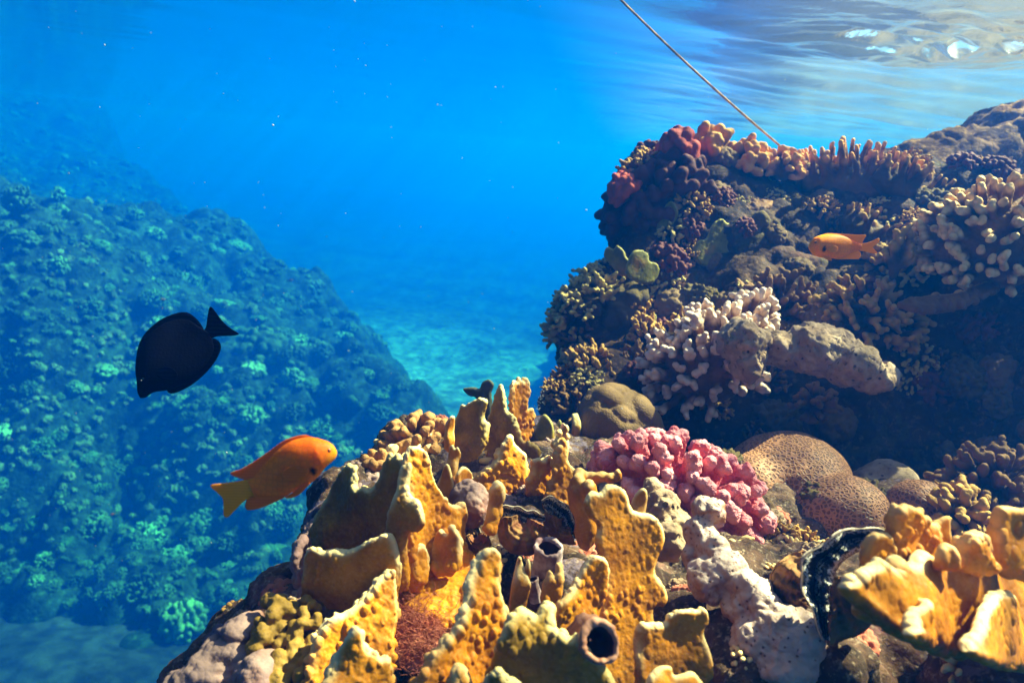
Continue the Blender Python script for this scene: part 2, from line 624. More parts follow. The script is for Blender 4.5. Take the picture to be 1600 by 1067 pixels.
_slope_raw = _tps(_w)


# plan outline of the slope's foot: past it the reef drops quickly to the sand
_plan = [P(a, b, c * FAR)[:2] for a, b, c in ((645, 625, 6.9), (600, 555, 7.3), (560, 520, 7.6), (470, 440, 8.1), (405, 402, 8.4), (350, 345, 8.8), (305, 362, 12), (232, 302, 16), (152, 228, 19))]
_plan += [np.array(q) for q in ((-24, 42), (-40, 42), (-40, 0))]
_plan += [on_sand(*q)[:2] for q in ((-300, 900), (0, 890), (150, 940), (300, 990), (430, 970), (570, 880), (640, 740))]
_plan = np.array(_plan)


def slope_z(x, y, detail=True):
    z = np.clip(_slope_raw(x, y), SAND_Z - 1.0, 0.22)
    out = poly_sd(np.asarray(x, float), np.asarray(y, float), _plan)
    z = z + (SAND_Z - 1.0 - z) * sstep(0.0, 2.4, out)
    p = np.stack([x, y, 0 * x], 1)
    z = z + 0.36 * fbm(p, 0.45, 3, 31)
    if detail:
        k = knobs(p, 1.0, 3) * 0.45 + knobs(p, 2.6, 7) * 0.20 + 0.04 * fbm(p, 6.0, 3, 4)
        z = z + k - 0.2
    return np.minimum(z, 0.31)


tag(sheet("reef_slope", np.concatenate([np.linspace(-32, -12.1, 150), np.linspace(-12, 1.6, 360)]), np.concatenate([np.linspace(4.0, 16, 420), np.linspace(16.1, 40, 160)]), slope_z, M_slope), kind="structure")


# ---- the near reef: voxel rock grown through surveyed points, then roughened
def idw(cp, q, p=2.5):
    cp = np.asarray(cp, float)
    d = np.hypot(cp[None, :, 0] - q[:, None, 0], cp[None, :, 1] - q[:, None, 1]) + 8.0
    w = d ** -p
    return (w * cp[None, :, 2]).sum(1) / w.sum(1)


def rock_body(cp, poly, step, rpx, back, h, seed, grow, extra=(), noise=None):
    """cp: (px, py, depth) points the rock face passes through; poly: its outline"""
    poly = np.array(poly, float); rs = np.random.RandomState(seed)
    xs = np.arange(poly[:, 0].min(), poly[:, 0].max(), step); ys = np.arange(poly[:, 1].min(), poly[:, 1].max(), step)
    q = np.stack(np.meshgrid(xs, ys), -1).reshape(-1, 2) + rs.uniform(-.3, .3, (len(xs) * len(ys), 2)) * step
    sd = poly_sd(q[:, 0], q[:, 1], poly)
    q = q[sd < -rpx * 0.55]; sd = sd[sd < -rpx * 0.55]
    d = idw(cp, q)
    caps = []
    for (x, y), dd, s_ in zip(q, d, sd):
        r = min(rpx, -s_) * mpp(dd) * rs.uniform(0.85, 1.15)
        c = P(x, y, dd) + unit(ray(x, y)) * r
        v = unit(ray(x, y)) * back + np.array([0.04, 0, -0.45 * back])
        caps.append((c, c + v, r, r * grow))
    lo = np.min([np.minimum(c[0] - c[2], c[1] - c[3]) for c in caps] + [np.minimum(e[0], e[1]) - max(e[2], e[3]) for e in extra], 0) - 0.06
    hi = np.max([np.maximum(c[0] + c[2], c[1] + c[3]) for c in caps] + [np.maximum(e[0], e[1]) + max(e[2], e[3]) for e in extra], 0) + 0.06
    v = Vox(lo, hi, h)
    for e in extra: v.capsule(*e, 0.08)
    for c in caps: v.capsule(*c, 0.03)
    V, F = biggest(*v.mesh())
    return (rough(V, F, noise), F) if noise is not None else (V, F)


WALL_CP = [(880, 640, 1.25), (950, 640, 1.2), (890, 560, 1.42), (930, 490, 1.42), (950, 430, 1.45), (985, 350, 1.5), (1000, 290, 1.5), (1060, 250, 1.55), (1150, 275, 1.62), (1250, 270, 1.62),
           (1350, 270, 1.62), (1450, 300, 1.6), (1550, 330, 1.5), (1010, 500, 1.42), (1100, 430, 1.45), (1200, 380, 1.5), (1200, 500, 1.32), (1300, 560, 1.25), (1400, 500, 1.28), (1500, 450, 1.25),
           (1600, 450, 1.2), (1100, 600, 1.25), (1250, 640, 1.28), (1400, 660, 1.28), (1550, 620, 1.2), (1680, 300, 1.45), (1680, 600, 1.1), (1200, 720, 1.25), (1400, 740, 1.25), (1680, 740, 1.05), (1300, 400, 1.5), (1420, 400, 1.42)]
WALL_POLY = [(862, 640), (890, 600), (935, 580), (905, 545), (885, 520), (900, 478), (935, 440), (968, 390), (978, 330), (985, 275), (1030, 240), (1120, 262), (1230, 262), (1320, 255), (1420, 262),
             (1500, 275), (1540, 300), (1640, 320), (1780, 320), (1780, 800), (862, 800)]


def wall_noise(p):
    return (0.030 * fbm(p, 7.0, 4, 2) + 0.014 * knobs(p, 22.0, 5) + 0.006 * knobs(p, 60.0, 8))


V, F = rock_body(WALL_CP, WALL_POLY, 34, 46, 0.75, 0.0085, 3, 1.5, noise=wall_noise,
                 extra=[((0.9, 1.9, -1.0), (1.0, 2.2, -3.8), 0.62, 0.9), ((1.4, 1.8, -0.55), (1.5, 2.0, -3.8), 0.5, 0.9)])
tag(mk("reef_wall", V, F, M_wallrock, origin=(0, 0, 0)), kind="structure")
WALL = (V, F)

LEDGE_CP = [(300, 1060, .60), (350, 1010, .61), (420, 960, .625), (480, 890, .65), (500, 830, .69), (560, 770, .78), (600, 720, .90), (640, 680, .97), (720, 670, 1.0), (800, 690, 1.0), (900, 710, 1.02),
            (700, 760, .84), (800, 800, .74), (850, 850, .69), (760, 900, .655), (650, 960, .62), (560, 1000, .585), (480, 1040, .56), (700, 1067, .55), (900, 960, .62), (900, 1067, .53), (1050, 860, .78), (1000, 800, .88),
            (1000, 740, 1.0), (1060, 1000, .58), (1150, 920, .68), (1250, 960, .63), (1200, 860, .95), (1100, 780, .99), (1300, 850, 1.0), (1400, 850, 1.02), (1550, 850, 1.02), (1680, 850, 1.0),
            (1300, 780, 1.15), (1450, 790, 1.12), (1600, 800, 1.08), (1150, 1067, .51), (1400, 1000, .56), (1550, 1000, .56), (1300, 1067, .50), (1550, 1080, .50), (1300, 920, .68), (1450, 930, .66), (1600, 930, .66), (1150, 700, 1.2), (1050, 690, 1.15), (1300, 720, 1.25)]
LEDGE_POLY = [(250, 1100), (300, 1035), (370, 985), (455, 925), (470, 860), (500, 790), (560, 735), (610, 690), (680, 655), (760, 668), (850, 670), (960, 690), (1100, 740), (1300, 770), (1500, 770),
              (1800, 770), (1800, 1200), (250, 1200)]


def ledge_noise(p):
    return (0.016 * fbm(p, 16.0, 4, 12) + 0.007 * knobs(p, 45.0, 15) + 0.0028 * knobs(p, 130.0, 18))


V, F = rock_body(LEDGE_CP, LEDGE_POLY, 30, 42, 0.28, 0.0046, 5, 1.35, noise=ledge_noise)
tag(mk("reef_ledge", V, F, M_ledgerock, origin=(0, 0, 0)), kind="structure")
LEDGE = (V, F)

v = Vox((-1.1, 0.2, -4.1), (2.1, 2.4, -0.45), 0.035)
for a, b, ra, rb in (((.2, 1.0, -.98), (.1, 1.05, -3.9), .28, .8), ((.8, 1.2, -1.0), (.85, 1.2, -3.9), .5, .9), ((.35, .78, -.75), (.3, 1.0, -1.5), .16, .4)):
    v.capsule(a, b, ra, rb, 0.1)
V, F = v.mesh()
V = rough(V, F, lambda p: 0.06 * fbm(p, 4.0, 4, 3) + 0.03 * knobs(p, 9.0, 2))
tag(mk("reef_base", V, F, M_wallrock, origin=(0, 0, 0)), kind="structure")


# ---- the reef flat running back to the shallows behind the wall
def flat_z(x, y):
    p = np.stack([x, y, 0 * x], 1)
    e = sstep(0.0, 0.9, x - (0.46 + 0.19 * (y - 1.8)) + 0.12 * fbm(p, 1.5, 3, 3)) * sstep(1.75, 2.3, y)
    return -5.4 + e * (5.22 + 0.07 * fbm(p, 1.6, 4, 8) + 0.05 * knobs(p, 5.0, 2) - 0.03)


tag(sheet("reef_flat", np.linspace(0.2, 14, 240), np.linspace(1.7, 18, 240), flat_z, M_flatrock), kind="structure")


# ---- the water surface from below
def surf_z(x, y):
    z = 0 * x
    rs = np.random.RandomState(4)
    for k in range(16):
        L = 0.16 * 1.22 ** k * rs.uniform(.9, 1.1)
        a = rad(-58) + rs.normal(0, 0.38)       # wave travel direction; crests run away to the front right
        amp = 0.0050 * L ** 0.9
        ph = rs.uniform(0, 6.28)
        s_ = np.sin((x * math.cos(a) + y * math.sin(a)) * 2 * PI / L + ph + 0.6 * np.sin(x * 1.3 / L + k) * 0.5)
        z = z + amp * s_
    z = z * (0.07 + 0.80 * sstep(-0.4, 0.8, x - 0.10 * y))
    # short steep chop where the water shoals over the far rock
    g = np.exp(-((x - 1.32) / 0.42) ** 2 - ((y - 2.40) / 0.36) ** 2)
    p = np.stack([x * .75, y * 1.5, 0 * x], 1)
    return SURF_Z + z + g * (0.026 * vnoise(p, 4.2, 3) + 0.031 * vnoise(p, 9.0, 6) + 0.022 * vnoise(p, 18.0, 9))


def water_material():
    n = N("water surface")
    sp = n.n.new("ShaderNodeSeparateXYZ"); n.l.new(n.obj, sp.inputs[0])
    lin = n.math('SUBTRACT', sp.outputs[0], n.math('MULTIPLY', sp.outputs[1], 0.10))
    hh = n.math('ADD', n.math('MULTIPLY', n.noise(9.0, 5, 0.6, dist=0.8), 1.0), n.math('MULTIPLY', n.noise(40.0, 3), 0.22))
    b = n.bump(n.math('MULTIPLY', hh, n.map(lin, -0.4, 0.8, 0.05, 1.0)), 0.10, 0.05)
    fr = n.n.new("ShaderNodeFresnel"); fr.inputs["IOR"].default_value = 1.333; n.l.new(b, fr.inputs["Normal"])
    gl = n.n.new("ShaderNodeBsdfGlossy"); gl.inputs["Roughness"].default_value = 0.07; n.l.new(b, gl.inputs["Normal"])
    gl.inputs["Color"].default_value = (0.95, 0.97, 1, 1)
    tr = n.n.new("ShaderNodeBsdfTransparent")
    # dappled light of the ripples, painted as noise into the transparent colour
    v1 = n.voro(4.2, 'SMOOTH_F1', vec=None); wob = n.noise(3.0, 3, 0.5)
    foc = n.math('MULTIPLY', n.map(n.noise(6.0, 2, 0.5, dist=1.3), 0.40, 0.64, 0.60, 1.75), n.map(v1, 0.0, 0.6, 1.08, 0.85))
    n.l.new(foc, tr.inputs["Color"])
    mx = n.n.new("ShaderNodeMixShader"); n.l.new(fr.outputs[0], mx.inputs[0]); n.l.new(tr.outputs[0], mx.inputs[1]); n.l.new(gl.outputs[0], mx.inputs[2])
    # a thin film of reflected grey light, painted in as translucency over the shallows
    tl = n.n.new("ShaderNodeBsdfTranslucent"); tl.inputs["Color"].default_value = (0.9, 0.86, 0.78, 1); n.l.new(b, tl.inputs["Normal"])
    veil = n.math('MULTIPLY', n.map(lin, -0.3, 0.9), n.map(n.noise(2.0, 5, 0.6), 0.25, 0.7, 0.035, 0.075))
    m2 = n.n.new("ShaderNodeMixShader"); n.l.new(veil, m2.inputs[0]); n.l.new(mx.outputs[0], m2.inputs[1]); n.l.new(tl.outputs[0], m2.inputs[2])
    n.l.new(m2.outputs[0], n.out.inputs[0])
    return n.m


_xs = np.concatenate([np.linspace(-40, -6.2, 40), np.linspace(-6, 0.55, 200), np.linspace(.57, 2.3, 150), np.linspace(2.33, 6, 110), np.linspace(6.2, 40, 40)])
_ys = np.concatenate([np.linspace(-18, -.2, 25), np.linspace(0, 1.55, 60), np.linspace(1.57, 3.2, 140), np.linspace(3.23, 9, 190), np.linspace(9.2, 55, 50)])
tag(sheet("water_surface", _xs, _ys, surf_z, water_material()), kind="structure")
# ================================================================== BUILDERS
class Plane:
    """a plane standing in the scene: photograph pixels <-> metric (u, v) on it"""
    def __init__(s, c, d, yaw=0.0, lean=0.0):
        y, l = rad(yaw), rad(lean)
        s.A = P(c[0], c[1], d)
        s.u = math.cos(y) * cR + math.sin(y) * cF              # yaw > 0: the right end lies farther away
        v0 = cU
        s.w = unit(np.cross(s.u, v0))                           # towards the camera
        s.v = unit(math.cos(l) * v0 - math.sin(l) * s.w)        # lean > 0: the top tilts away
        s.w = unit(np.cross(s.u, s.v))

    def uv(s, pts):
        out = []
        for p in pts:
            r = ray(*p); t = (s.A @ s.w) / (r @ s.w); q = r * t - s.A
            out.append((q @ s.u, q @ s.v))
        return np.array(out)

    def xyz(s, u, v, w=0.0):
        return s.A + np.multiply.outer(u, s.u) + np.multiply.outer(v, s.v) + np.multiply.outer(np.broadcast_to(w, np.shape(u)), s.w)


def blade(outline, d, yaw=0, lean=0, t=0.006, seed=0, warp=0.006, kn=0.0022, kf=120.0, q=1.35, tipw=1.0, base_t=1.35, ridge=0.0):
    """an upright lobed plate with a rounded rim, warped and knobbed. Returns V, F, tip"""
    o = np.array(outline, float); c = o.mean(0)
    pl = Plane(c, d, yaw, lean)
    poly = catmull(pl.uv(o), 4)
    h = mpp(d) * q
    lo = poly.min(0) - 5 * h - t; hi = poly.max(0) + 5 * h + t
    W = warp + t * base_t + 4 * h
    us = np.arange(lo[0], hi[0], h); vs = np.arange(lo[1], hi[1], h); ws = np.arange(-W * 1.5, W * 1.5 + h, h)
    U, Vv = np.meshgrid(us, vs, indexing='ij')
    d2 = poly_sd(U, Vv, poly)
    f = 1.0 / max(hi[1] - lo[1], 0.03)
    p3 = np.stack([U.ravel(), Vv.ravel(), np.full(U.size, seed * 3.7)], 1)
    hv = np.clip((Vv - lo[1]) / (hi[1] - lo[1]), 0, 1)
    w0 = (warp * (vnoise(p3, 1.3 * f, seed) + (0.3 + 0.5 * hv.ravel()) * vnoise(p3, 3.6 * f, seed + 3))).reshape(U.shape)
    tt = t * (base_t + (0.72 - base_t) * hv)
    if ridge:
        tt = tt * (1 + ridge * np.sin(p3[:, 0] / 0.011 + 2.0 * vnoise(p3, 30, seed)).reshape(U.shape) * sstep(0.0, 0.012, -d2))
    D = np.sqrt(np.maximum(d2[..., None] + tt[..., None], 0) ** 2 + (ws[None, None, :] - w0[..., None]) ** 2) - tt[..., None]
    vx = Vox((us[0], vs[0], ws[0]), (us[-1], vs[-1], ws[-1]), h)
    vx.n = np.array(D.shape); vx.D = D.astype(np.float32)
    V, F = biggest(*vx.mesh())
    e0 = poly_sd(V[:, 0], V[:, 1], poly)
    msk = np.clip(0.30 + 0.9 * sstep(0.0, 0.5, vnoise(V, kf * 0.13, seed + 9)) + 0.30 * sstep(0.014, 0.004, -e0), 0, 1.15)
    q = V * np.array([1.0, 0.72, 1.0])                       # warts line up along the growth
    V2 = rough(V, F, lambda p: kn * msk * (1.25 * pustules(q, kf * 0.85, seed) + 0.5 * knobs(q, kf * 0.45, seed + 4)) + kn * 0.30 * fbm(p, kf * 1.5, 2, seed + 5) - kn * 0.3)
    nv = vnormals(V, F)
    e = poly_sd(V[:, 0], V[:, 1], poly)
    hv = (V[:, 1] - lo[1]) / (hi[1] - lo[1])
    tip = sstep(0.0075, 0.0005, -e) * sstep(-0.1, 0.5, nv[:, 1] + 0.25 * (nv[:, 0] > 0.3)) * sstep(0.25, 0.7, hv) * tipw
    return pl.xyz(V2[:, 0], V2[:, 1], V2[:, 2]), F, np.clip(tip, 0, 1)


def frame(up, spin=0.0):
    z = unit(up); x = unit(np.cross(np.array([0.31, 0.92, 0.2]), z)); y = np.cross(z, x)
    c, s_ = math.cos(spin), math.sin(spin)
    return np.array([c * x + s_ * y, -s_ * x + c * y, z])       # rows: local axes in the world


def to_world(V, ax, o):
    return V @ ax + np.asarray(o)


def tip_attr(V, tips, r):
    tips = np.asarray(tips, np.float32); out = np.full(len(V), 9.0, np.float32)
    v = V.astype(np.float32)
    for k in range(0, len(tips), 32):
        d = np.linalg.norm(v[:, None] - tips[None, k:k + 32], axis=2).min(1)
        out = np.minimum(out, d)
    return sstep(r, r * 0.25, out)


def cap_dirs(n, zmin, rs, jit=0.25):
    k = np.arange(n) + 0.5
    z = 1 - (1 - zmin) * k / n; a = k * 2.39996
    a = a + rs.normal(0, jit, n); z = np.clip(z + rs.normal(0, 0.12, n) * (1 - zmin) / 2, zmin, 1)
    r = np.sqrt(np.maximum(1 - z * z, 0))
    return np.stack([r * np.cos(a), r * np.sin(a), z], 1)


def branch_colony(dims, n, r0, r1, h, seed, zmin=0.05, inner=0.30, forks=1, nod=0, nodr=1.0, jit=0.10, k=None, bend=0.25, kn=0.0, kf=200.0, tipr=None, fine=0.0, core=1.0, flen=0.3):
    """branches from a common foot to the shell of an ellipsoid; local frame, growing along +z"""
    rs = np.random.RandomState(seed); dims = np.array(dims, float)
    D = cap_dirs(n, zmin, rs); ext = dims + 2.5 * max(r0, r1) + 6 * h
    v = Vox((-ext[0], -ext[1], -0.35 * dims[2] - 3 * h), (ext[0], ext[1], ext[2]), h)
    k = 0.35 * r0 if k is None else k
    v.ell((0, 0, 0), dims * inner * 1.25 * core, k)
    tips = []
    for d in D:
        T = d * dims * (1 + rs.uniform(-jit, jit)); B = d * dims * inner * 0.8
        L = np.linalg.norm(T - B)
        m = B + (T - B) * 0.5 + rs.normal(0, 1, 3) * L * 0.06 - np.array([0, 0, 1]) * L * bend * (1 - d[2]) * 0.4
        v.capsule(B, m, r0, (r0 + r1) / 2, k); v.capsule(m, T, (r0 + r1) / 2, r1, k)
        tips.append(T)
        for _ in range(forks if forks >= 1 else int(rs.rand() < forks)):
            s = rs.uniform(0.35, 0.85); b = m + (T - m) * s
            p = rs.normal(0, 1, 3); p -= (p @ d) * d
            e = b + unit(p) * L * flen * rs.uniform(.5, 1.0) * 0.8 + unit(T - m) * L * flen * rs.uniform(.6, 1.1)
            v.capsule(b, e, r1 * 1.0, r1 * 0.85, k); tips.append(e)
        for _ in range(nod):
            p = unit(rs.normal(0, 1, 3) + d * 0.7)
            v.ball(T + p * r1 * 0.8, r1 * nodr * rs.uniform(.6, .95), k * 0.6)
    V, F = biggest(*v.mesh())
    if kn: V = rough(V, F, lambda p: kn * knobs(p, kf, seed) - kn * 0.3)
    if fine: V = rough(V, F, lambda p: fine * fbm(p, kf * 0.7, 3, seed + 2))
    tip = tip_attr(V, tips, tipr or r1 * 2.6)
    return V, F, tip


def ribbed_dome(dims, h, seed, lump=0.10, lf=3.0, kn=0.0, kf=60.0):
    dims = np.array(dims, float)
    v = Vox(-dims * 1.3 - 4 * h, dims * 1.3 + 4 * h, h)
    v.ell((0, 0, 0), dims, 0)
    V, F = v.mesh(); m = dims.mean()
    V = rough(V, F, lambda p: m * lump * (1.4 * knobs(p, lf / m, seed) - 0.7) + m * lump * 0.5 * fbm(p, lf * 0.6 / m, 2, seed) + (kn * knobs(p, kf, seed + 2) if kn else 0))
    return V, F, sstep(0.0, 1.0, V[:, 2] / dims[2])


def lump(balls, h, k, f=None):
    """union of (centre, radius | radii) blobs in the world, roughened by f"""
    cs = np.array([b[0] for b in balls]); rm = np.array([np.max(b[1]) for b in balls])
    v = Vox((cs - rm[:, None]).min(0) - k - 5 * h, (cs + rm[:, None]).max(0) + k + 5 * h, h)
    for c, r in balls:
        v.ell(c, (r, r, r) if np.isscalar(r) else r, k, ax=np.array([cR, cU, -cF]))
    V, F = biggest(*v.mesh())
    return (rough(V, F, f), F) if f is not None else (V, F)


def fin_sheet(pl, outline, t=0.0008, w=0.0, smooth=4):
    """a thin fin with rounded-off outline, slightly thick"""
    uv = catmull(pl.uv(outline), smooth); n = len(uv)
    c = uv.mean(0); V = []
    inner = c + (uv - c) * 0.94
    for sgn in (1, -1):
        V += list(pl.xyz(inner[:, 0], inner[:, 1], w + sgn * t / 2))
    V += list(pl.xyz(uv[:, 0], uv[:, 1], w))
    F = [tuple(range(n)), tuple(range(2 * n - 1, n - 1, -1))]
    for i in range(n):
        j = (i + 1) % n
        F.append((i, 2 * n + i, 2 * n + j, j)); F.append((n + i, n + j, 2 * n + j, 2 * n + i))
    return np.array(V), F


def lathe(A, axis, prof, n=40, wob=0.05, seed=0, spin=None):
    """prof: list of (along, radius)"""
    ax = frame(axis); rs = np.random.RandomState(seed)
    prof = np.array(prof, float); a = np.linspace(0, 2 * PI, n, endpoint=False)
    k = rs.uniform(0, 6, 4)
    V = []
    for i, (s, r) in enumerate(prof):
        rr = r * (1 + wob * np.sin(2 * a + k[0]) + wob * 0.6 * np.sin(3 * a + k[1] + i * .3) + wob * .4 * np.sin(7 * a + k[2]))
        V.append(np.stack([rr * np.cos(a), rr * np.sin(a), np.full(n, s) + wob * r * 0.6 * np.sin(3 * a + k[3])], 1))
    V = np.concatenate(V); m = len(prof)
    F = []
    for i in range(m - 1):
        for j in range(n):
            j2 = (j + 1) % n
            F.append((i * n + j, i * n + j2, (i + 1) * n + j2, (i + 1) * n + j))
    return to_world(V, ax, A), np.array(F)
# ------------------------------------------------------------------ living materials
def fire_mat(name, base, dark, tip, edge=(0.40, 0.14, 0.006)):
    n = N(name)
    c = n.mix(n.map(n.noise(38.0, 5, 0.6), 0.38, 0.64), dark, base)
    c = n.mix(n.map(n.noise(14.0, 4, 0.6), 0.56, 0.70, 0, 0.7), c, edge)
    c = n.mix(n.map(n.noise(420.0, 3, 0.6), 0.45, 0.78, 0.0, 0.13), c, tip)
    c = n.mix(n.map(n.noise(170.0, 4), 0.60, 0.72, 0.0, 0.5), c, tuple(q * 0.5 for q in dark))
    c = n.mix(n.attr("tip"), c, tip)
    h = n.math('ADD', n.noise(300.0, 4, 0.6), n.math('MULTIPLY', n.voro(520.0), -0.45))
    return n.done(c, 0.55, n.bump(h, 0.3, 0.0009), 0.12, sss=0.15, sssr=0.006)


M_fire = fire_mat("mustard fire coral", (0.46, 0.172, 0.004), (0.28, 0.092, 0.003), (0.74, 0.56, 0.27))
M_fire_lit = fire_mat("sunlit golden fire coral", (0.58, 0.218, 0.004), (0.38, 0.120, 0.003), (0.78, 0.58, 0.28))  # lighter gold: the brightness of sun-facing plates is put into the colour
M_fire_shaded = fire_mat("shaded olive fire coral", (0.26, 0.135, 0.010), (0.14, 0.072, 0.006), (0.52, 0.42, 0.19))  # shade of plates turned from the sun is put into this olive
M_fire_green = fire_mat("dull green fire coral", (0.17, 0.145, 0.02), (0.09, 0.08, 0.012), (0.34, 0.29, 0.08))
M_fire_dark = fire_mat("dusky fire coral", (0.06, 0.065, 0.045), (0.03, 0.035, 0.025), (0.14, 0.15, 0.09))

M_pink = coral_mat("pink cauliflower coral", (0.66, 0.20, 0.18), (0.46, 0.075, 0.075), (0.88, 0.56, 0.46), 160.0, 0.9, 0.0032, 0.7, 0.12)
M_maroon = coral_mat("maroon cauliflower coral", (0.10, 0.035, 0.045), (0.05, 0.020, 0.028), (0.17, 0.055, 0.06), 90.0, 0.6)
M_maroon_red = coral_mat("red cauliflower coral", (0.32, 0.045, 0.045), (0.18, 0.025, 0.03), (0.42, 0.10, 0.08), 90.0, 0.7)
M_brownfinger = coral_mat("brown finger coral", (0.16, 0.085, 0.038), (0.08, 0.042, 0.02), (0.75, 0.45, 0.24), 100.0, 0.8)  # tips lightened to put sunlit rims into the colour
M_tan = coral_mat("tan knob coral", (0.22, 0.125, 0.05), (0.10, 0.058, 0.03), (0.36, 0.22, 0.10), 130.0, 0.8)
M_acro_white = coral_mat("white tipped staghorn", (0.20, 0.115, 0.065), (0.09, 0.05, 0.03), (0.72, 0.66, 0.72), 130.0, 1.0)
M_acro_brown = coral_mat("brown staghorn", (0.095, 0.050, 0.024), (0.045, 0.024, 0.012), (0.52, 0.34, 0.22), 110.0, 0.9)  # pale tips brightened further to paint in the sunlit rims
M_acro_blue = coral_mat("dusky staghorn with pale tips", (0.058, 0.040, 0.026), (0.028, 0.020, 0.014), (0.60, 0.54, 0.50), 110.0, 0.95)
M_acro_purple = coral_mat("violet staghorn", (0.090, 0.044, 0.032), (0.045, 0.023, 0.018), (0.25, 0.145, 0.11), 110.0, 0.9)
M_acro_cream = coral_mat("cream staghorn", (0.22, 0.125, 0.05), (0.09, 0.05, 0.022), (0.80, 0.66, 0.42), 110.0, 1.0)
M_porites = coral_mat("olive lobed boulder coral", (0.13, 0.090, 0.048), (0.075, 0.052, 0.028), (0.17, 0.12, 0.066), 150.0, 0.5, 0.0025, 0.8)
M_lumpy = coral_mat("yellow green lump coral", (0.20, 0.135, 0.022), (0.11, 0.075, 0.014), (0.26, 0.19, 0.05), 120.0, 0.8, 0.0012, 0.7)
M_grey = coral_mat("grey dead coral", (0.11, 0.085, 0.065), (0.05, 0.04, 0.03), (0.20, 0.165, 0.13), 60.0, 0.4, 0.002, 0.9, patch=(0.07, 0.055, 0.045))
M_sponge = coral_mat("whitish encrusting sponge", (0.46, 0.29, 0.24), (0.28, 0.15, 0.12), (0.58, 0.46, 0.43), 90.0, 0.6, 0.0022, 0.6, 0.15, patch=(0.34, 0.13, 0.06), patchsc=34.0)


def sponge_mat():
    n = N("whitish encrusting sponge")
    c = n.mix(n.map(n.noise(45.0, 5, 0.6), 0.35, 0.65), (0.34, 0.17, 0.125), (0.50, 0.33, 0.27))
    c = n.mix(n.map(n.noise(26.0, 5, 0.65, dist=0.5), 0.50, 0.57, 0, 0.9), c, (0.30, 0.115, 0.045))
    c = n.mix(n.map(n.noise(31.0, 4, 0.6, dist=0.8), 0.58, 0.64, 0, 0.7), c, (0.30, 0.17, 0.24))
    c = n.mix(n.math('MULTIPLY', n.attr("tip"), 0.65), c, (0.60, 0.47, 0.40))
    p = n.map(n.voro(190.0), 0.10, 0.24, 1.0, 0.0)
    c = n.mix(n.math('MULTIPLY', p, 0.75), c, (0.13, 0.05, 0.035))
    h = n.math('SUBTRACT', n.noise(130.0, 6, 0.65), n.math('MULTIPLY', p, 0.8))
    return n.done(c, 0.55, n.bump(h, 0.9, 0.0025), 0.25, sss=0.12)


M_sponge = sponge_mat()
M_mauve = coral_mat("mauve encrusted rubble", (0.22, 0.16, 0.22), (0.10, 0.07, 0.09), (0.36, 0.30, 0.36), 90.0, 0.5, 0.002, 0.85, patch=(0.22, 0.085, 0.06), patchsc=30.0)


def brain_mat():
    n = N("honeycomb brain coral")
    e = n.voro(185.0, 'DISTANCE_TO_EDGE', rnd=0.85)
    f = n.voro(150.0, 'F1', rnd=0.75)
    ridge = n.map(e, 0.09, 0.25, 1.0, 0.0)
    c = n.mix(ridge, (0.170, 0.062, 0.025), (0.40, 0.170, 0.075))
    c = n.mix(n.map(n.noise(20.0, 4), 0.45, 0.7, 0, 0.35), c, (0.10, 0.055, 0.04))
    c = n.mix(n.map(n.noise(500.0, 3), 0.45, 0.75, 0, 0.3), c, (0.22, 0.15, 0.11))
    h = n.math('ADD', ridge, n.math('MULTIPLY', n.noise(420.0, 4), 0.18))
    return n.done(c, 0.6, n.bump(h, 1.0, 0.0026), 0.25)


def rock_pale_mat():
    n = N("pale pitted dead coral rock")
    c = n.mix(n.map(n.noise(22.0, 6, 0.65), 0.35, 0.65), (0.24, 0.15, 0.092), (0.48, 0.33, 0.22))
    c = n.mix(n.map(n.noise(17.0, 5), 0.55, 0.66, 0, 0.6), c, (0.16, 0.105, 0.05))
    c = n.mix(n.map(n.noise(9.0, 4, dist=0.5), 0.57, 0.66, 0, 0.6), c, (0.24, 0.15, 0.14))
    c = n.mix(n.map(n.voro(70.0), 0.10, 0.20, 0.9, 0.0), c, (0.025, 0.02, 0.016))
    h = n.math('ADD', n.noise(90.0, 7, 0.7), n.map(n.voro(85.0), 0.08, 0.25, -1.0, 0.0))
    return n.done(c, 0.9, n.bump(h, 1.0, 0.005), 0.1)


M_brain = brain_mat()
M_palerock = rock_pale_mat()


def fish_mat(name, body, back, face, spotcol=None, scales=260.0, rough=0.5, spec=0.15):
    n = N(name)
    c = n.mix(n.map(n.noise(60.0, 4), 0.35, 0.65), body, back)
    s = n.voro(scales, 'DISTANCE_TO_EDGE', rnd=0.35)
    c = n.mix(n.map(s, 0.0, 0.18, 0.26, 0.0), c, tuple(q * 0.45 for q in back))
    c = n.mix(n.attr("face"), c, face)
    if spotcol is not None: c = n.mix(n.attr("spot"), c, spotcol)
    return n.done(c, rough, n.bump(s, 0.35, 0.0006), spec, sss=0.65 if body[0] > 0.1 else 0.0, sssr=0.008)


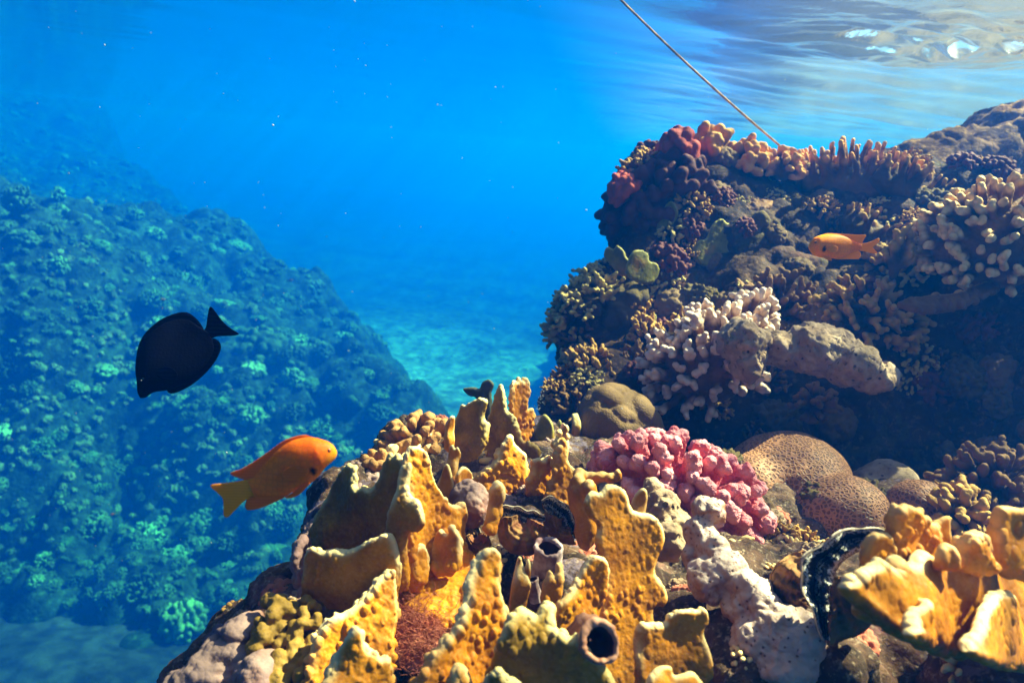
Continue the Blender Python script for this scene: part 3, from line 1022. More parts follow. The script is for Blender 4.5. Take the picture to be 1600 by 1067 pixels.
def fin_mat(name, col, ray_, edge, ax=170.0, rough=0.5, spec=0.2):
    n = N(name)
    w = n.n.new("ShaderNodeTexWave"); w.wave_type = 'BANDS'; w.bands_direction = 'Z'
    w.inputs["Scale"].default_value = ax; w.inputs["Distortion"].default_value = 1.2
    n.l.new(n.obj, w.inputs[0])
    c = n.mix(n.math("MULTIPLY", w.outputs["Fac"], 0.45), col, ray_)
    b = n.n.new("ShaderNodeBsdfPrincipled"); n.l.new(c, b.inputs["Base Color"]); b.inputs["Roughness"].default_value = rough; b.inputs["Specular IOR Level"].default_value = spec
    n.l.new(n.bump(w.outputs["Fac"], 0.4, 0.0005), b.inputs["Normal"])
    t = n.n.new("ShaderNodeBsdfTranslucent"); n.l.new(c, t.inputs[0])
    m = n.n.new("ShaderNodeMixShader"); m.inputs[0].default_value = 0.45
    n.l.new(b.outputs[0], m.inputs[1]); n.l.new(t.outputs[0], m.inputs[2]); n.l.new(m.outputs[0], n.out.inputs[0])
    return n.m


M_damsel = fish_mat("orange damselfish skin", (0.95, 0.205, 0.001), (0.90, 0.150, 0.001), (0.92, 0.34, 0.006), (0.006, 0.004, 0.004))
M_damsel_pale = fish_mat("yellow orange damselfish skin", (0.92, 0.30, 0.001), (0.84, 0.24, 0.001), (0.80, 0.30, 0.005), (0.006, 0.004, 0.004))
M_damselfin = fin_mat("orange fin membrane", (0.88, 0.21, 0.003), (0.74, 0.15, 0.002), (0.1, 0.06, 0.0))
M_tail = fin_mat("amber tail membrane", (0.92, 0.40, 0.004), (0.82, 0.28, 0.003), (0.1, 0.06, 0.0))
M_black = fish_mat("black surgeonfish skin", (0.0018, 0.0022, 0.006), (0.001, 0.0014, 0.004), (0.003, 0.003, 0.005), None, 300.0, 0.9, 0.03)
M_blackfin = fin_mat("black fin membrane", (0.002, 0.003, 0.010), (0.001, 0.0018, 0.006), (0, 0, 0.02), 90.0, 0.9, 0.03)


def plain(name, col, rough=0.5, spec=0.3, nz=0.0, sc=200.0, dark=None):
    n = N(name)
    c = n.mix(n.map(n.noise(sc, 4), 0.35, 0.65), dark or tuple(q * 0.75 for q in col), col)
    return n.done(c, rough, n.bump(n.noise(sc * 1.5, 4), 0.4, nz) if nz else None, spec)


M_iris = plain("golden iris", (0.55, 0.13, 0.01), 0.2, 0.6)
M_pupil = plain("black pupil", (0.004, 0.004, 0.005), 0.08, 0.6)
M_tube = plain("pale tube sponge", (0.48, 0.37, 0.36), 0.75, 0.15, 0.002, 55.0, (0.15, 0.075, 0.08))
M_tubein = plain("dark tube lining", (0.045, 0.016, 0.012), 0.6, 0.3, 0.001, 200.0)
M_ring = plain("pinkish tube rim", (0.44, 0.22, 0.14), 0.6, 0.2, 0.0018, 60.0, (0.20, 0.08, 0.045))
M_rope = None


def rope_mat():
    n = N("weathered tan rope")
    w = n.n.new("ShaderNodeTexWave"); w.bands_direction = 'DIAGONAL'; w.inputs["Scale"].default_value = 55.0
    n.l.new(n.obj, w.inputs[0])
    c = n.mix(w.outputs["Fac"], (0.44, 0.25, 0.07), (0.56, 0.34, 0.11))
    c = n.mix(n.map(n.noise(30.0, 4), 0.5, 0.65, 0, 0.6), c, (0.16, 0.15, 0.06))
    return n.done(c, 0.8, n.bump(w.outputs["Fac"], 0.35, 0.001), 0.1)


M_rope = rope_mat()


def mantle_mat(name, lines=(0.70, 0.67, 0.60)):
    """black clam mantle with pale wavy lines; attributes s across, r along the lip"""
    n = N(name)
    s, r = n.attr("across"), n.attr("along")
    cx = n.n.new("ShaderNodeCombineXYZ"); n.l.new(n.math('MULTIPLY', s, 5.0), cx.inputs[0]); n.l.new(n.math('MULTIPLY', r, 34.0), cx.inputs[1])
    w = n.noise(1.0, 4, 0.6, vec=cx.outputs[0], dist=1.2)
    st = n.math('ADD', n.math('MULTIPLY', s, 17.0), n.math('MULTIPLY', w, 11.0))
    band = n.map(n.math('SINE', st), 0.50, 0.90)
    c = n.mix(band, (0.006, 0.007, 0.010), lines)
    v = n.voro(1.6, 'F1', vec=cx.outputs[0])
    c = n.mix(n.math('MULTIPLY', n.map(v, 0.12, 0.26, 1.0, 0.0), n.map(n.noise(40.0), 0.45, 0.6)), c, (0.20, 0.26, 0.34))
    c = n.mix(n.map(s, 0.93, 1.0), c, (0.34, 0.27, 0.20)); c = n.mix(n.map(s, 0.07, 0.0), c, (0.40, 0.24, 0.13))
    return n.done(c, 0.42, n.bump(n.math('ADD', w, n.math('MULTIPLY', band, 0.4)), 0.6, 0.002), 0.5)


M_mantle = mantle_mat("black and white clam mantle")
M_shell = coral_mat("crusted clam shell", (0.26, 0.17, 0.08), (0.13, 0.07, 0.035), (0.36, 0.26, 0.15), 70.0, 0.5, 0.002, 0.85, patch=(0.20, 0.07, 0.03), patchsc=40.0)
M_algae = plain("pinkish turf algae", (0.52, 0.19, 0.12), 0.8, 0.1, 0, 60.0, (0.36, 0.09, 0.05))
M_speck = plain("pale drifting specks", (0.55, 0.53, 0.48), 0.8, 0.1)

# slope corals (seen through metres of blue water)
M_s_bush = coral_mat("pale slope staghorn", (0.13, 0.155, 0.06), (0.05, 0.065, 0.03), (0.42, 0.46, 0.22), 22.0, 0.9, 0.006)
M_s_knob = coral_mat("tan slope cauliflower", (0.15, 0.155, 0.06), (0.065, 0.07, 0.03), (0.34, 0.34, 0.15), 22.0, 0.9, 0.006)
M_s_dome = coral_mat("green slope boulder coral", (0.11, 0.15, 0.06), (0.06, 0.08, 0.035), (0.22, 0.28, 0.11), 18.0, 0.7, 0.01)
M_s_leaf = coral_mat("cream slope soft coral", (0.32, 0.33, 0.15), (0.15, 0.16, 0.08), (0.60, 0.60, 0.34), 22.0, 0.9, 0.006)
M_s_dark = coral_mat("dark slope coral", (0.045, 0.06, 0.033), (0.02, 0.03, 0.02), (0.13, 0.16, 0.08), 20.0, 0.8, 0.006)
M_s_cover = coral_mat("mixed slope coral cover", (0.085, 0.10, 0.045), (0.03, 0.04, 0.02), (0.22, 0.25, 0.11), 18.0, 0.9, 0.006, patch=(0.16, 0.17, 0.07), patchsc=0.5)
# ================================================================== FIRE CORALS OF THE NEAR LEDGE
_nb = [0]


def fire_colony(label, blades, mat, group="yellow fire corals of the near ledge", name="fire_coral"):
    """each plate of a colony is a part; blades: (outline, depth, kwargs[, material])"""
    cs = np.array([P(*np.mean(b[0], 0), b[1]) for b in blades])
    foot = cs.mean(0); foot[2] = cs[:, 2].min()
    if len(blades) == 1:
        b = blades[0]; _nb[0] += 1
        V, F, tip = blade(b[0], b[1], seed=_nb[0], **b[2])
        return tag(mk(name, V, F, b[3] if len(b) > 3 else mat, attrs={"tip": tip}, origin=foot), label, "fire coral", group)
    root = tag(empty(name, foot), label, "fire coral", group)
    for b in blades:
        _nb[0] += 1
        V, F, tip = blade(b[0], b[1], seed=_nb[0], **b[2])
        mk("blade", V, F, b[3] if len(b) > 3 else mat, parent=root, attrs={"tip": tip})
    return root


big = fire_colony("tallest mustard fire coral with white edged plates, behind the orange fish's snout", [
    ([(492, 845), (512, 786), (524, 753), (538, 737), (550, 726), (561, 728), (567, 745), (572, 762), (582, 758), (592, 762), (600, 740), (609, 714), (620, 712), (634, 722), (642, 780), (644, 880), (560, 910), (500, 890)],
     .63, dict(yaw=-32, lean=6, t=0.00409, warp=0.0121, kn=0.00178, kf=197, ridge=.25), M_fire_shaded),
    ([(622, 765), (624, 744), (627, 730), (638, 722), (643, 732), (641, 758), (648, 773), (660, 779), (668, 796), (670, 814), (661, 825), (646, 829), (641, 850), (640, 915), (612, 920), (604, 860), (612, 800)],
     .578, dict(yaw=-14, t=0.00437, warp=0.0068, kn=0.00107, kf=226)),
    ([(633, 712), (641, 699), (651, 697), (662, 706), (668, 732), (674, 753), (695, 781), (709, 788), (719, 784), (726, 800), (722, 843), (734, 862), (746, 877), (740, 905), (700, 925), (644, 925), (632, 880), (634, 800), (630, 740)],
     .615, dict(yaw=44, lean=8, t=0.00409, warp=0.0108, kn=0.00190, kf=188, ridge=.45), M_fire_lit),
    ([(476, 885), (481, 860), (490, 851), (497, 854), (509, 859), (521, 856), (537, 858), (551, 855), (566, 848), (585, 838), (612, 836), (626, 900), (602, 960), (540, 975), (480, 965)],
     .572, dict(yaw=-8, lean=-6, t=0.00388, warp=0.0081, kn=0.00095, kf=206), M_fire),
    ([(625, 905), (650, 892), (690, 885), (735, 884), (752, 900), (742, 935), (726, 965), (690, 985), (645, 965), (622, 940)],
     .60, dict(yaw=0, lean=60, t=0.00564, warp=0.0108, kn=0.00298, kf=159, tipw=0.5), M_fire_lit),
], M_fire)

fire_colony("low knobbed sunlit golden fire coral ridge beside the pink turf algae", [
    ([(618, 892), (603, 896), (588, 906), (578, 920), (562, 936), (541, 953), (515, 968), (502, 985), (493, 1006), (487, 1040), (480, 1095), (590, 1095), (612, 1015), (622, 950)],
     .535, dict(yaw=34, lean=20, t=0.00599, warp=0.0108, kn=0.00309, kf=159), M_fire_lit),
    ([(536, 1000), (545, 985), (553, 977), (563, 982), (567, 996), (573, 1010), (588, 1014), (594, 1024), (604, 1025), (612, 1038), (616, 1110), (495, 1110), (512, 1050), (525, 1025)],
     .470, dict(yaw=25, lean=10, t=0.00550, warp=0.0095, kn=0.00250, kf=159), M_fire),
], M_fire_lit)

fire_colony("broad based fire coral spire with a white tip, nearest the lit shelf", [
    ([(775, 855), (786, 861), (790, 873), (788, 898), (787, 916), (792, 938), (797, 962), (802, 1000), (795, 1050), (785, 1115), (630, 1115), (652, 1058), (672, 1020), (700, 990), (717, 967), (729, 938), (733, 912), (743, 890), (754, 868), (764, 858)],
     .485, dict(yaw=30, lean=12, t=0.00578, warp=0.0135, kn=0.00214, kf=169, ridge=.3)),
], M_fire_lit)

fire_colony("squat shaded olive fire coral carrying the dark mouthed ring tube", [
    ([(780, 1005), (795, 966), (812, 947), (827, 953), (838, 956), (845, 943), (858, 941), (869, 950), (867, 974), (880, 984), (893, 992), (901, 986), (911, 1000), (924, 1019), (944, 1036), (965, 1075), (965, 1130), (740, 1130), (760, 1055)],
     .462, dict(yaw=-10, lean=14, t=0.00670, warp=0.0121, kn=0.00167, kf=150)),
    ([(750, 1095), (760, 1055), (770, 1042), (782, 1040), (792, 1050), (806, 1056), (815, 1068), (820, 1100)], .435, dict(yaw=10, t=0.00480, kn=0.00131, kf=188)),
], M_fire_shaded)

fire_colony("tall wavy fire coral plate standing between the ring tube and the white sponge", [
    ([(916, 788), (920, 775), (930, 768), (942, 771), (950, 761), (962, 758), (976, 763), (985, 775), (990, 795), (1002, 801), (1020, 805), (1034, 820), (1038, 845), (1028, 872), (1024, 895), (1036, 914), (1041, 933), (1034, 946), (1020, 949), (1018, 990), (1012, 1085), (925, 1085), (922, 1000), (936, 950), (944, 900), (934, 850), (936, 822), (922, 808)],
     .545, dict(yaw=16, lean=4, t=0.00480, warp=0.0081, kn=0.00083, kf=226)),
    ([(921, 868), (933, 867), (943, 875), (947, 895), (945, 927), (940, 955), (930, 985), (890, 995), (868, 985), (868, 946), (884, 927), (898, 910), (910, 887)],
     .520, dict(yaw=28, lean=4, t=0.00437, warp=0.0068, kn=0.00083, kf=226), M_fire_lit),
    ([(1000, 988), (1020, 975), (1042, 974), (1047, 964), (1062, 953), (1080, 952), (1091, 953), (1099, 949), (1108, 958), (1109, 975), (1104, 990), (1112, 1032), (1106, 1070), (1060, 1095), (1000, 1095)],
     .500, dict(yaw=14, lean=6, t=0.00480, warp=0.0081, kn=0.00107, kf=206), M_fire),
    ([(988, 800), (992, 776), (1001, 763), (1010, 765), (1013, 780), (1008, 805), (1000, 830)], .60, dict(yaw=10, t=0.00339, kn=0.00059)),
    ([(1000, 1080), (1015, 1050), (1030, 1040), (1045, 1043), (1052, 1055), (1075, 1048), (1090, 1060), (1100, 1100), (1000, 1110)], .455, dict(yaw=10, lean=30, t=0.00458, kn=0.00131), M_fire_lit),
], M_fire)

fire_colony("leaf shaped fire coral plate left of the white topped back plates", [
    ([(703, 690), (705, 664), (711, 650), (719, 634), (727, 633), (735, 628), (747, 622), (756, 623), (759, 630), (755, 643), (754, 656), (760, 664), (760, 690), (745, 715), (712, 720)],
     .80, dict(yaw=-22, t=0.00437, warp=0.0081, kn=0.00119, kf=206)),
    ([(696, 700), (697, 668), (701, 652), (708, 650), (710, 664), (708, 705)], .78, dict(yaw=35, t=0.00353, kn=0.00071), M_fire_lit),
], M_fire_shaded)

fire_colony("fire coral of two plates with bright frayed white tops, highest at the ledge's rim", [
    ([(760, 705), (763, 665), (770, 640), (780, 605), (786, 600), (791, 612), (795, 640), (806, 650), (812, 665), (818, 688), (828, 690), (841, 699), (843, 712), (833, 723), (800, 735), (770, 735)],
     .82, dict(yaw=-24, t=0.00409, warp=0.0081, kn=0.00131, kf=206), M_fire_shaded),
    ([(791, 640), (792, 608), (799, 593), (804, 597), (808, 589), (814, 596), (817, 590), (823, 595), (827, 608), (822, 624), (821, 637), (830, 637), (833, 650), (829, 672), (815, 700), (795, 700)],
     .85, dict(yaw=36, t=0.00437, warp=0.0095, kn=0.00202, kf=206, ridge=.5), M_fire_lit),
], M_fire)

fire_colony("dusky antler shaped fire coral silhouetted against the blue water", [
    ([(722, 608), (737, 605), (748, 607), (753, 597), (764, 593), (771, 601), (767, 614), (768, 630), (768, 690), (748, 690), (748, 640), (744, 622), (731, 619)], .99, dict(yaw=-10, t=0.00409, kn=0.00059)),
], M_fire_dark)

fire_colony("orange gold fire coral fan with one white peak, in front of the back plates", [
    ([(789, 680), (797, 680), (801, 692), (815, 704), (822, 717), (823, 740), (812, 765), (762, 780), (742, 755), (748, 739), (762, 729), (774, 717), (778, 706), (781, 694)],
     .745, dict(yaw=20, lean=8, t=0.00480, warp=0.0081, kn=0.00178, kf=178)),
], M_fire_lit)
fire_colony("short ruffled fire coral stub between the gold fan and the knobbed tower", [
    ([(828, 735), (830, 718), (838, 714), (846, 718), (853, 710), (864, 717), (861, 738), (852, 770), (838, 790), (822, 770)], .735, dict(yaw=24, t=0.00480, kn=0.00214, kf=169)),
], M_fire_lit)
fire_colony("slim knobbed fire coral tower in front of the olive boulder coral", [
    ([(882, 660), (887, 665), (889, 684), (890, 702), (886, 717), (897, 735), (897, 760), (880, 800), (848, 795), (852, 766), (863, 741), (867, 704), (869, 688), (875, 675)], .725, dict(yaw=18, t=0.00508, kn=0.00250, kf=159)),
], M_fire)
fire_colony("lone thumb shaped fire coral finger above the black clam lips", [
    ([(777, 754), (785, 755), (790, 766), (786, 798), (780, 822), (770, 838), (756, 830), (757, 818), (763, 793), (768, 764)], .625, dict(yaw=10, t=0.00529, kn=0.00095)),
], M_fire_lit)
fire_colony("cluster of small fire coral fingers next to the mauve rubble", [
    ([(696, 735), (699, 716), (703, 700), (707, 695), (711, 701), (715, 698), (719, 706), (716, 722), (714, 750), (698, 755)], .685, dict(yaw=0, t=0.00353, kn=0.00095)),
    ([(680, 770), (688, 742), (694, 727), (701, 727), (706, 748), (713, 775), (712, 800), (692, 795)], .665, dict(yaw=-10, t=0.00353, kn=0.00083)),
    ([(710, 745), (715, 733), (723, 728), (732, 734), (737, 747), (733, 790), (722, 800), (714, 780)], .672, dict(yaw=40, t=0.00325, kn=0.00083), M_fire_lit),
], M_fire)
fire_colony("tiny pointed fire coral sprout left of the pale tube", [
    ([(796, 960), (799, 920), (806, 892), (811, 874), (816, 873), (819, 886), (828, 905), (829, 918), (824, 945), (812, 965)], .585, dict(yaw=12, t=0.00339, kn=0.00095)),
    ([(818, 900), (821, 882), (825, 872), (829, 880), (828, 905)], .590, dict(yaw=0, t=0.00198, kn=0.00036)),
], M_fire)
fire_colony("small grey green fire coral leaves in the gap below the shaded wall", [
    ([(836, 680), (843, 655), (851, 647), (860, 655), (865, 668), (864, 690), (842, 695)], .95, dict(yaw=-20, t=0.00367, kn=0.00059)),
    ([(862, 690), (870, 668), (877, 656), (880, 668), (874, 695)], .96, dict(yaw=20, t=0.00282, kn=0.00059)),
], M_fire_green)
fire_colony("thin fire coral stalk leaning on the olive boulder coral", [
    ([(892, 690), (893, 652), (899, 646), (904, 650), (903, 695)], 1.03, dict(yaw=20, t=0.00423, kn=0.00059)),
], M_fire_shaded)
fire_colony("blurred sunlit golden fire coral slab with knobby fingers, closest to the giant clam", [
    ([(1307, 918), (1330, 893), (1352, 880), (1366, 872), (1382, 884), (1400, 866), (1416, 880), (1440, 858), (1458, 874), (1480, 854), (1500, 872), (1522, 850), (1545, 868), (1566, 848), (1590, 866), (1615, 846), (1680, 850), (1720, 1065), (1600, 1052), (1549, 1042), (1511, 1027), (1463, 1022), (1412, 1005), (1374, 985), (1340, 952)],
     .440, dict(yaw=34, lean=10, t=0.00670, warp=0.0108, kn=0.0016, kf=120, ridge=.35), M_fire),
    ([(1420, 1000), (1425, 960), (1440, 935), (1462, 925), (1480, 935), (1490, 960), (1492, 1010)], .428, dict(yaw=55, lean=6, t=0.0045, warp=0.006, kn=0.0012, kf=140), M_fire_lit),
    ([(1520, 1030), (1524, 975), (1540, 940), (1562, 922), (1585, 930), (1596, 970), (1600, 1040)], .432, dict(yaw=50, lean=6, t=0.0048, warp=0.006, kn=0.0012, kf=140), M_fire_lit),
    ([(1330, 960), (1335, 920), (1350, 902), (1372, 905), (1380, 930), (1378, 975)], .425, dict(yaw=20, lean=6, t=0.0045, warp=0.004, kn=0.0012, kf=140), M_fire),
    ([(1352, 890), (1355, 848), (1364, 833), (1380, 831), (1392, 842), (1394, 900), (1370, 915)], .440, dict(tipw=.55, yaw=20, t=0.00437, kn=0.00131, kf=188)),
    ([(1388, 890), (1390, 805), (1401, 790), (1419, 787), (1432, 798), (1447, 813), (1460, 826), (1462, 905), (1400, 910)], .452, dict(tipw=.55, yaw=24, t=0.00508, kn=0.00190, kf=178)),
    ([(1452, 880), (1460, 826), (1472, 814), (1488, 809), (1491, 830), (1496, 880)], .462, dict(tipw=.55, yaw=0, t=0.00296, kn=0.00071)),
    ([(1494, 890), (1500, 848), (1513, 834), (1535, 831), (1547, 846), (1552, 895)], .435, dict(tipw=.55, yaw=10, t=0.00599, kn=0.00178, kf=178)),
    ([(1556, 890), (1560, 803), (1572, 791), (1600, 796), (1625, 800), (1630, 900)], .452, dict(tipw=.55, yaw=14, t=0.00599, kn=0.00119)),
    ([(1372, 895), (1378, 872), (1392, 866), (1406, 872), (1412, 898)], .418, dict(tipw=.55, yaw=0, t=0.00458, kn=0.00059)),
    ([(1462, 890), (1468, 860), (1480, 850), (1492, 858), (1496, 890)], .420, dict(tipw=.55, yaw=0, t=0.00458, kn=0.00059)),
], M_fire_lit)

fire_colony("stubby pair of fire coral plates tucked under the tallest one's golden side", [
    ([(672, 860), (678, 838), (688, 826), (698, 834), (706, 822), (716, 832), (720, 860), (716, 892), (680, 896)], .600, dict(yaw=-20, lean=10, t=.0042, warp=.005, kn=.0016, kf=150)),
    ([(640, 890), (645, 862), (656, 850), (666, 858), (670, 884), (664, 910), (646, 912)], .590, dict(yaw=40, lean=6, t=.0040, warp=.004, kn=.0016, kf=150)),
], M_fire_lit)
fire_colony("row of low fire coral stubs along the lower edge beside the yellow green crust", [
    ([(446, 1010), (452, 985), (462, 976), (472, 984), (478, 1004), (480, 1040), (450, 1042)], .555, dict(yaw=20, lean=8, t=.0044, kn=.0016, kf=150)),
    ([(500, 965), (506, 942), (516, 934), (526, 944), (530, 970), (520, 985), (505, 982)], .575, dict(yaw=-15, t=.0040, kn=.0014, kf=150)),
    ([(700, 1085), (706, 1048), (718, 1036), (730, 1044), (738, 1066), (742, 1100), (705, 1105)], .452, dict(tipw=.55, yaw=25, t=.0046, kn=.0016, kf=150)),
], M_fire)
fire_colony("slim crooked fire coral plate just behind the leaning finger plate's base", [
    ([(845, 935), (850, 905), (858, 890), (866, 896), (870, 880), (878, 884), (880, 905), (874, 940), (855, 950)], .575, dict(tipw=.55, yaw=10, t=.0040, warp=.005, kn=.0014, kf=150)),
], M_fire)

# dull green fire corals on the shaded wall
fire_colony("pale green fire coral leaves jutting toward the blue on the shaded wall", [
    ([(944, 400), (950, 386), (960, 390), (966, 384), (976, 392), (980, 402), (986, 412), (984, 432), (968, 430), (956, 416)], 1.40, dict(yaw=-25, t=0.00388, kn=0.00083, kf=169)),
    ([(978, 430), (982, 405), (990, 392), (1002, 391), (1012, 396), (1014, 408), (1026, 412), (1030, 424), (1022, 440), (1004, 445)], 1.37, dict(yaw=15, t=0.00409, kn=0.00083, kf=169)),
], M_fire_green, "green fire corals on the shaded wall")
fire_colony("narrow green fire coral fan high on the shaded wall under the maroon coral", [
    ([(1024, 375), (1028, 345), (1038, 325), (1048, 315), (1056, 322), (1060, 338), (1052, 352), (1048, 372), (1038, 385)], 1.45, dict(yaw=-10, t=0.00388, kn=0.00083, kf=169)),
], M_fire_green, "green fire corals on the shaded wall")
fire_colony("ragged green fire coral fan beside the pale grey ball sponge", [
    ([(1082, 400), (1090, 378), (1104, 372), (1112, 352), (1126, 342), (1138, 350), (1150, 352), (1148, 372), (1136, 384), (1138, 398), (1120, 412), (1098, 416)], 1.42, dict(yaw=12, t=0.00423, kn=0.00095, kf=169)),
], M_fire_green, "green fire corals on the shaded wall")
fire_colony("tiny yellow green fire coral sprig in the wall's lower left hollow", [
    ([(990, 512), (994, 500), (1000, 503), (1006, 512), (1014, 500), (1022, 490), (1026, 496), (1018, 512), (1008, 522), (996, 522)], 1.34, dict(yaw=10, t=0.00247, kn=0.00048)),
], M_fire_green, "green fire corals on the shaded wall")
# ================================================================== FISH
def smooth_interp(x, xp, fp):
    c = catmull(np.stack([xp, fp], 1), 8, closed=False)
    o = np.argsort(c[:, 0]); return np.interp(x, c[o, 0], c[o, 1])


def fish(name, label, cat, d, yaw, top, bot, snout, ped, halfw, fins, eye, mats, spot=None, group=None, facew=0.09):
    """body lofted between the traced back and belly lines; fins, eyes are parts"""
    skin, finm, tailm = mats
    c = ((snout[0] + ped[0]) / 2, (snout[1] + ped[1]) / 2)
    pl = Plane(c, d, yaw)
    S, E = pl.uv([snout, ped]); L = np.linalg.norm(E - S); a = (E - S) / L; b = np.array([-a[1], a[0]])
    if b[1] < 0: b = -b
    def sn(pts):
        q = pl.uv(pts) - S; return q @ a / L, q @ b
    st, nt = sn(top); sb, nb = sn(bot)
    s = (1 - np.cos(np.linspace(0, PI / 2 * 1.999, 70) )) / 2
    s = np.clip(s, 0, 1)
    hi = smooth_interp(s, st, nt); lo = smooth_interp(s, sb, nb)
    m = 36; V = []
    for i, x in enumerate(s):
        cy_, hh = (hi[i] + lo[i]) / 2, max((hi[i] - lo[i]) / 2, 2e-4)
        prof = (np.clip(x * 5.5, 0, 1) ** 0.55) * (1 - 0.86 * sstep(0.30, 1.0, x))
        hw = min(halfw * prof + 3e-4, hh * 1.0)
        for k in range(m):
            t = 2 * PI * k / m
            n = cy_ + hh * math.sin(t); w = hw * math.copysign(abs(math.cos(t)) ** 1.15, math.cos(t))
            uv = S + a * x * L + b * n
            V.append(pl.xyz(uv[0], uv[1], w))
    V = np.array(V); F = grid_faces(len(s), m)
    F = np.concatenate([F, np.stack([np.arange(len(s) - 1) * m + m - 1, np.arange(len(s) - 1) * m, (np.arange(len(s) - 1) + 1) * m, (np.arange(len(s) - 1) + 1) * m + m - 1], 1)[:, [0, 3, 2, 1]]])
    x = np.repeat(s, m); n_ = np.tile(np.arange(m), len(s))
    lowness = -np.sin(2 * PI * n_ / m)
    face = sstep(facew, 0.02, x - 0.10 * np.clip(lowness, -0.3, 1))
    attrs = {"face": face}
    if spot is not None:
        q = pl.uv([spot[:2]])[0]; uv = np.stack([(V - pl.A) @ pl.u, (V - pl.A) @ pl.v], 1) - q
        attrs["spot"] = sstep(1.15, 0.8, np.hypot(uv @ a / (spot[2] * mpp(d)), uv @ b / (spot[3] * mpp(d))))
    me = list(map(tuple, F)) + [tuple(range(m)), tuple(range(len(V) - 1, len(V) - m - 1, -1))]
    root = mk(name, V, me, skin, attrs=attrs, origin=pl.A)
    tag(root, label, cat, group)
    for fn, out, w in fins:
        fv, ff = fin_sheet(pl, out, 0.0012 if fn != "pectoral_fin" else 0.0006, w)
        mk(fn, fv, ff, tailm if fn == "tail_fin" else finm, parent=root, smooth=False)
    for sgn in (1, -1):                                   # an eye on either side of the head
        q = pl.uv([eye[:2]])[0]; r = eye[2] * mpp(d)
        x = (q - S) @ a / L
        hw = halfw * (np.clip(x * 5.5, 0, 1) ** 0.55)
        def disc(rr, z, dome):
            A = np.linspace(0, 2 * PI, 24, endpoint=False); P_ = []
            for rad_, zz in ((1.0, 0.0), (0.8, dome * .6), (0.45, dome * .9), (0.02, dome)):
                P_.append(pl.xyz(q[0] + rr * rad_ * np.cos(A), q[1] + rr * rad_ * np.sin(A), sgn * (z + zz)))
            V_ = np.concatenate(P_); F_ = []
            for i in range(3):
                for k in range(24):
                    k2 = (k + 1) % 24; f_ = (i * 24 + k, i * 24 + k2, (i + 1) * 24 + k2, (i + 1) * 24 + k)
                    F_.append(f_ if sgn > 0 else f_[::-1])
            return V_, F_
        z = hw * 0.86
        e = mk("eye", *disc(r, z, r * 0.5), M_iris, parent=root)
        mk("pupil", *disc(r * 0.55, z + r * 0.42, r * 0.2), M_pupil, parent=e)
    return root


fish("damselfish", "bright orange damselfish with a black cheek spot swimming above the yellow fire coral", "fish", .50, 8,
     [(527, 707), (522, 697), (513, 690), (502, 686), (488, 683), (476, 683), (458, 687), (442, 696), (425, 711), (408, 730), (394, 747)],
     [(527, 707), (525, 714), (519, 721), (510, 729), (500, 741), (489, 752), (474, 762), (457, 769), (438, 775), (415, 777), (392, 776)],
     (527, 707), (392, 762), 0.0088,
     [("dorsal_fin", [(496, 687), (486, 682), (476, 679), (460, 682), (442, 689), (420, 705), (395, 722), (374, 734), (361, 738), (362, 742), (374, 747), (392, 750), (410, 735), (430, 716), (460, 694)], 0.0),
      ("anal_fin", [(458, 766), (446, 776), (434, 782), (414, 791), (396, 796), (386, 796), (383, 789), (388, 777), (398, 772), (430, 770)], 0.0),
      ("tail_fin", [(402, 744), (385, 749), (368, 752), (346, 755), (330, 757), (331, 762), (340, 770), (348, 779), (349, 792), (349, 803), (352, 808), (358, 806), (370, 794), (384, 781), (402, 774)], 0.0),
      ("pelvic_fin", [(486, 752), (478, 762), (468, 771), (456, 776), (447, 775), (458, 768), (472, 757)], 0.004),
      ("pectoral_fin", [(484, 727), (474, 723), (460, 724), (448, 730), (443, 738), (449, 746), (463, 747), (477, 742), (484, 736)], 0.0082)],
     (514, 703, 4.4), (M_damsel, M_damselfin, M_tail), spot=(491, 733, 4.8, 7.6), group="orange damselfish")

fish("damselfish", "smaller duller orange damselfish with a pale tail in front of the shaded wall", "fish", 0.92, -6,
     [(1263, 384), (1268, 376), (1275, 370), (1290, 366), (1308, 366), (1322, 370), (1334, 376), (1346, 381)],
     [(1263, 384), (1265, 391), (1271, 398), (1281, 402), (1299, 404), (1316, 402), (1330, 396), (1346, 390)],
     (1263, 384), (1346, 385.5), 0.0105,
     [("dorsal_fin", [(1280, 371), (1290, 365), (1308, 365), (1325, 366), (1340, 367), (1353, 367), (1350, 374), (1345, 380), (1330, 378), (1300, 371)], 0.0),
      ("anal_fin", [(1298, 400), (1306, 405), (1322, 405), (1336, 405), (1343, 404), (1345, 396), (1338, 391), (1318, 396)], 0.0),
      ("tail_fin", [(1342, 380), (1352, 380), (1362, 377), (1373, 372), (1373, 379), (1364, 386), (1367, 391), (1371, 396), (1362, 396), (1352, 393), (1342, 391)], 0.0),
      ("pelvic_fin", [(1280, 400), (1288, 405), (1298, 408), (1294, 402)], 0.004),
      ("pectoral_fin", [(1290, 387), (1297, 385), (1305, 388), (1303, 395), (1294, 396), (1289, 392)], 0.0100)],
     (1272, 380, 2.6), (M_damsel_pale, M_tail, M_tail), spot=(1284, 391, 3.2, 4.0), group="orange damselfish", facew=0.10)

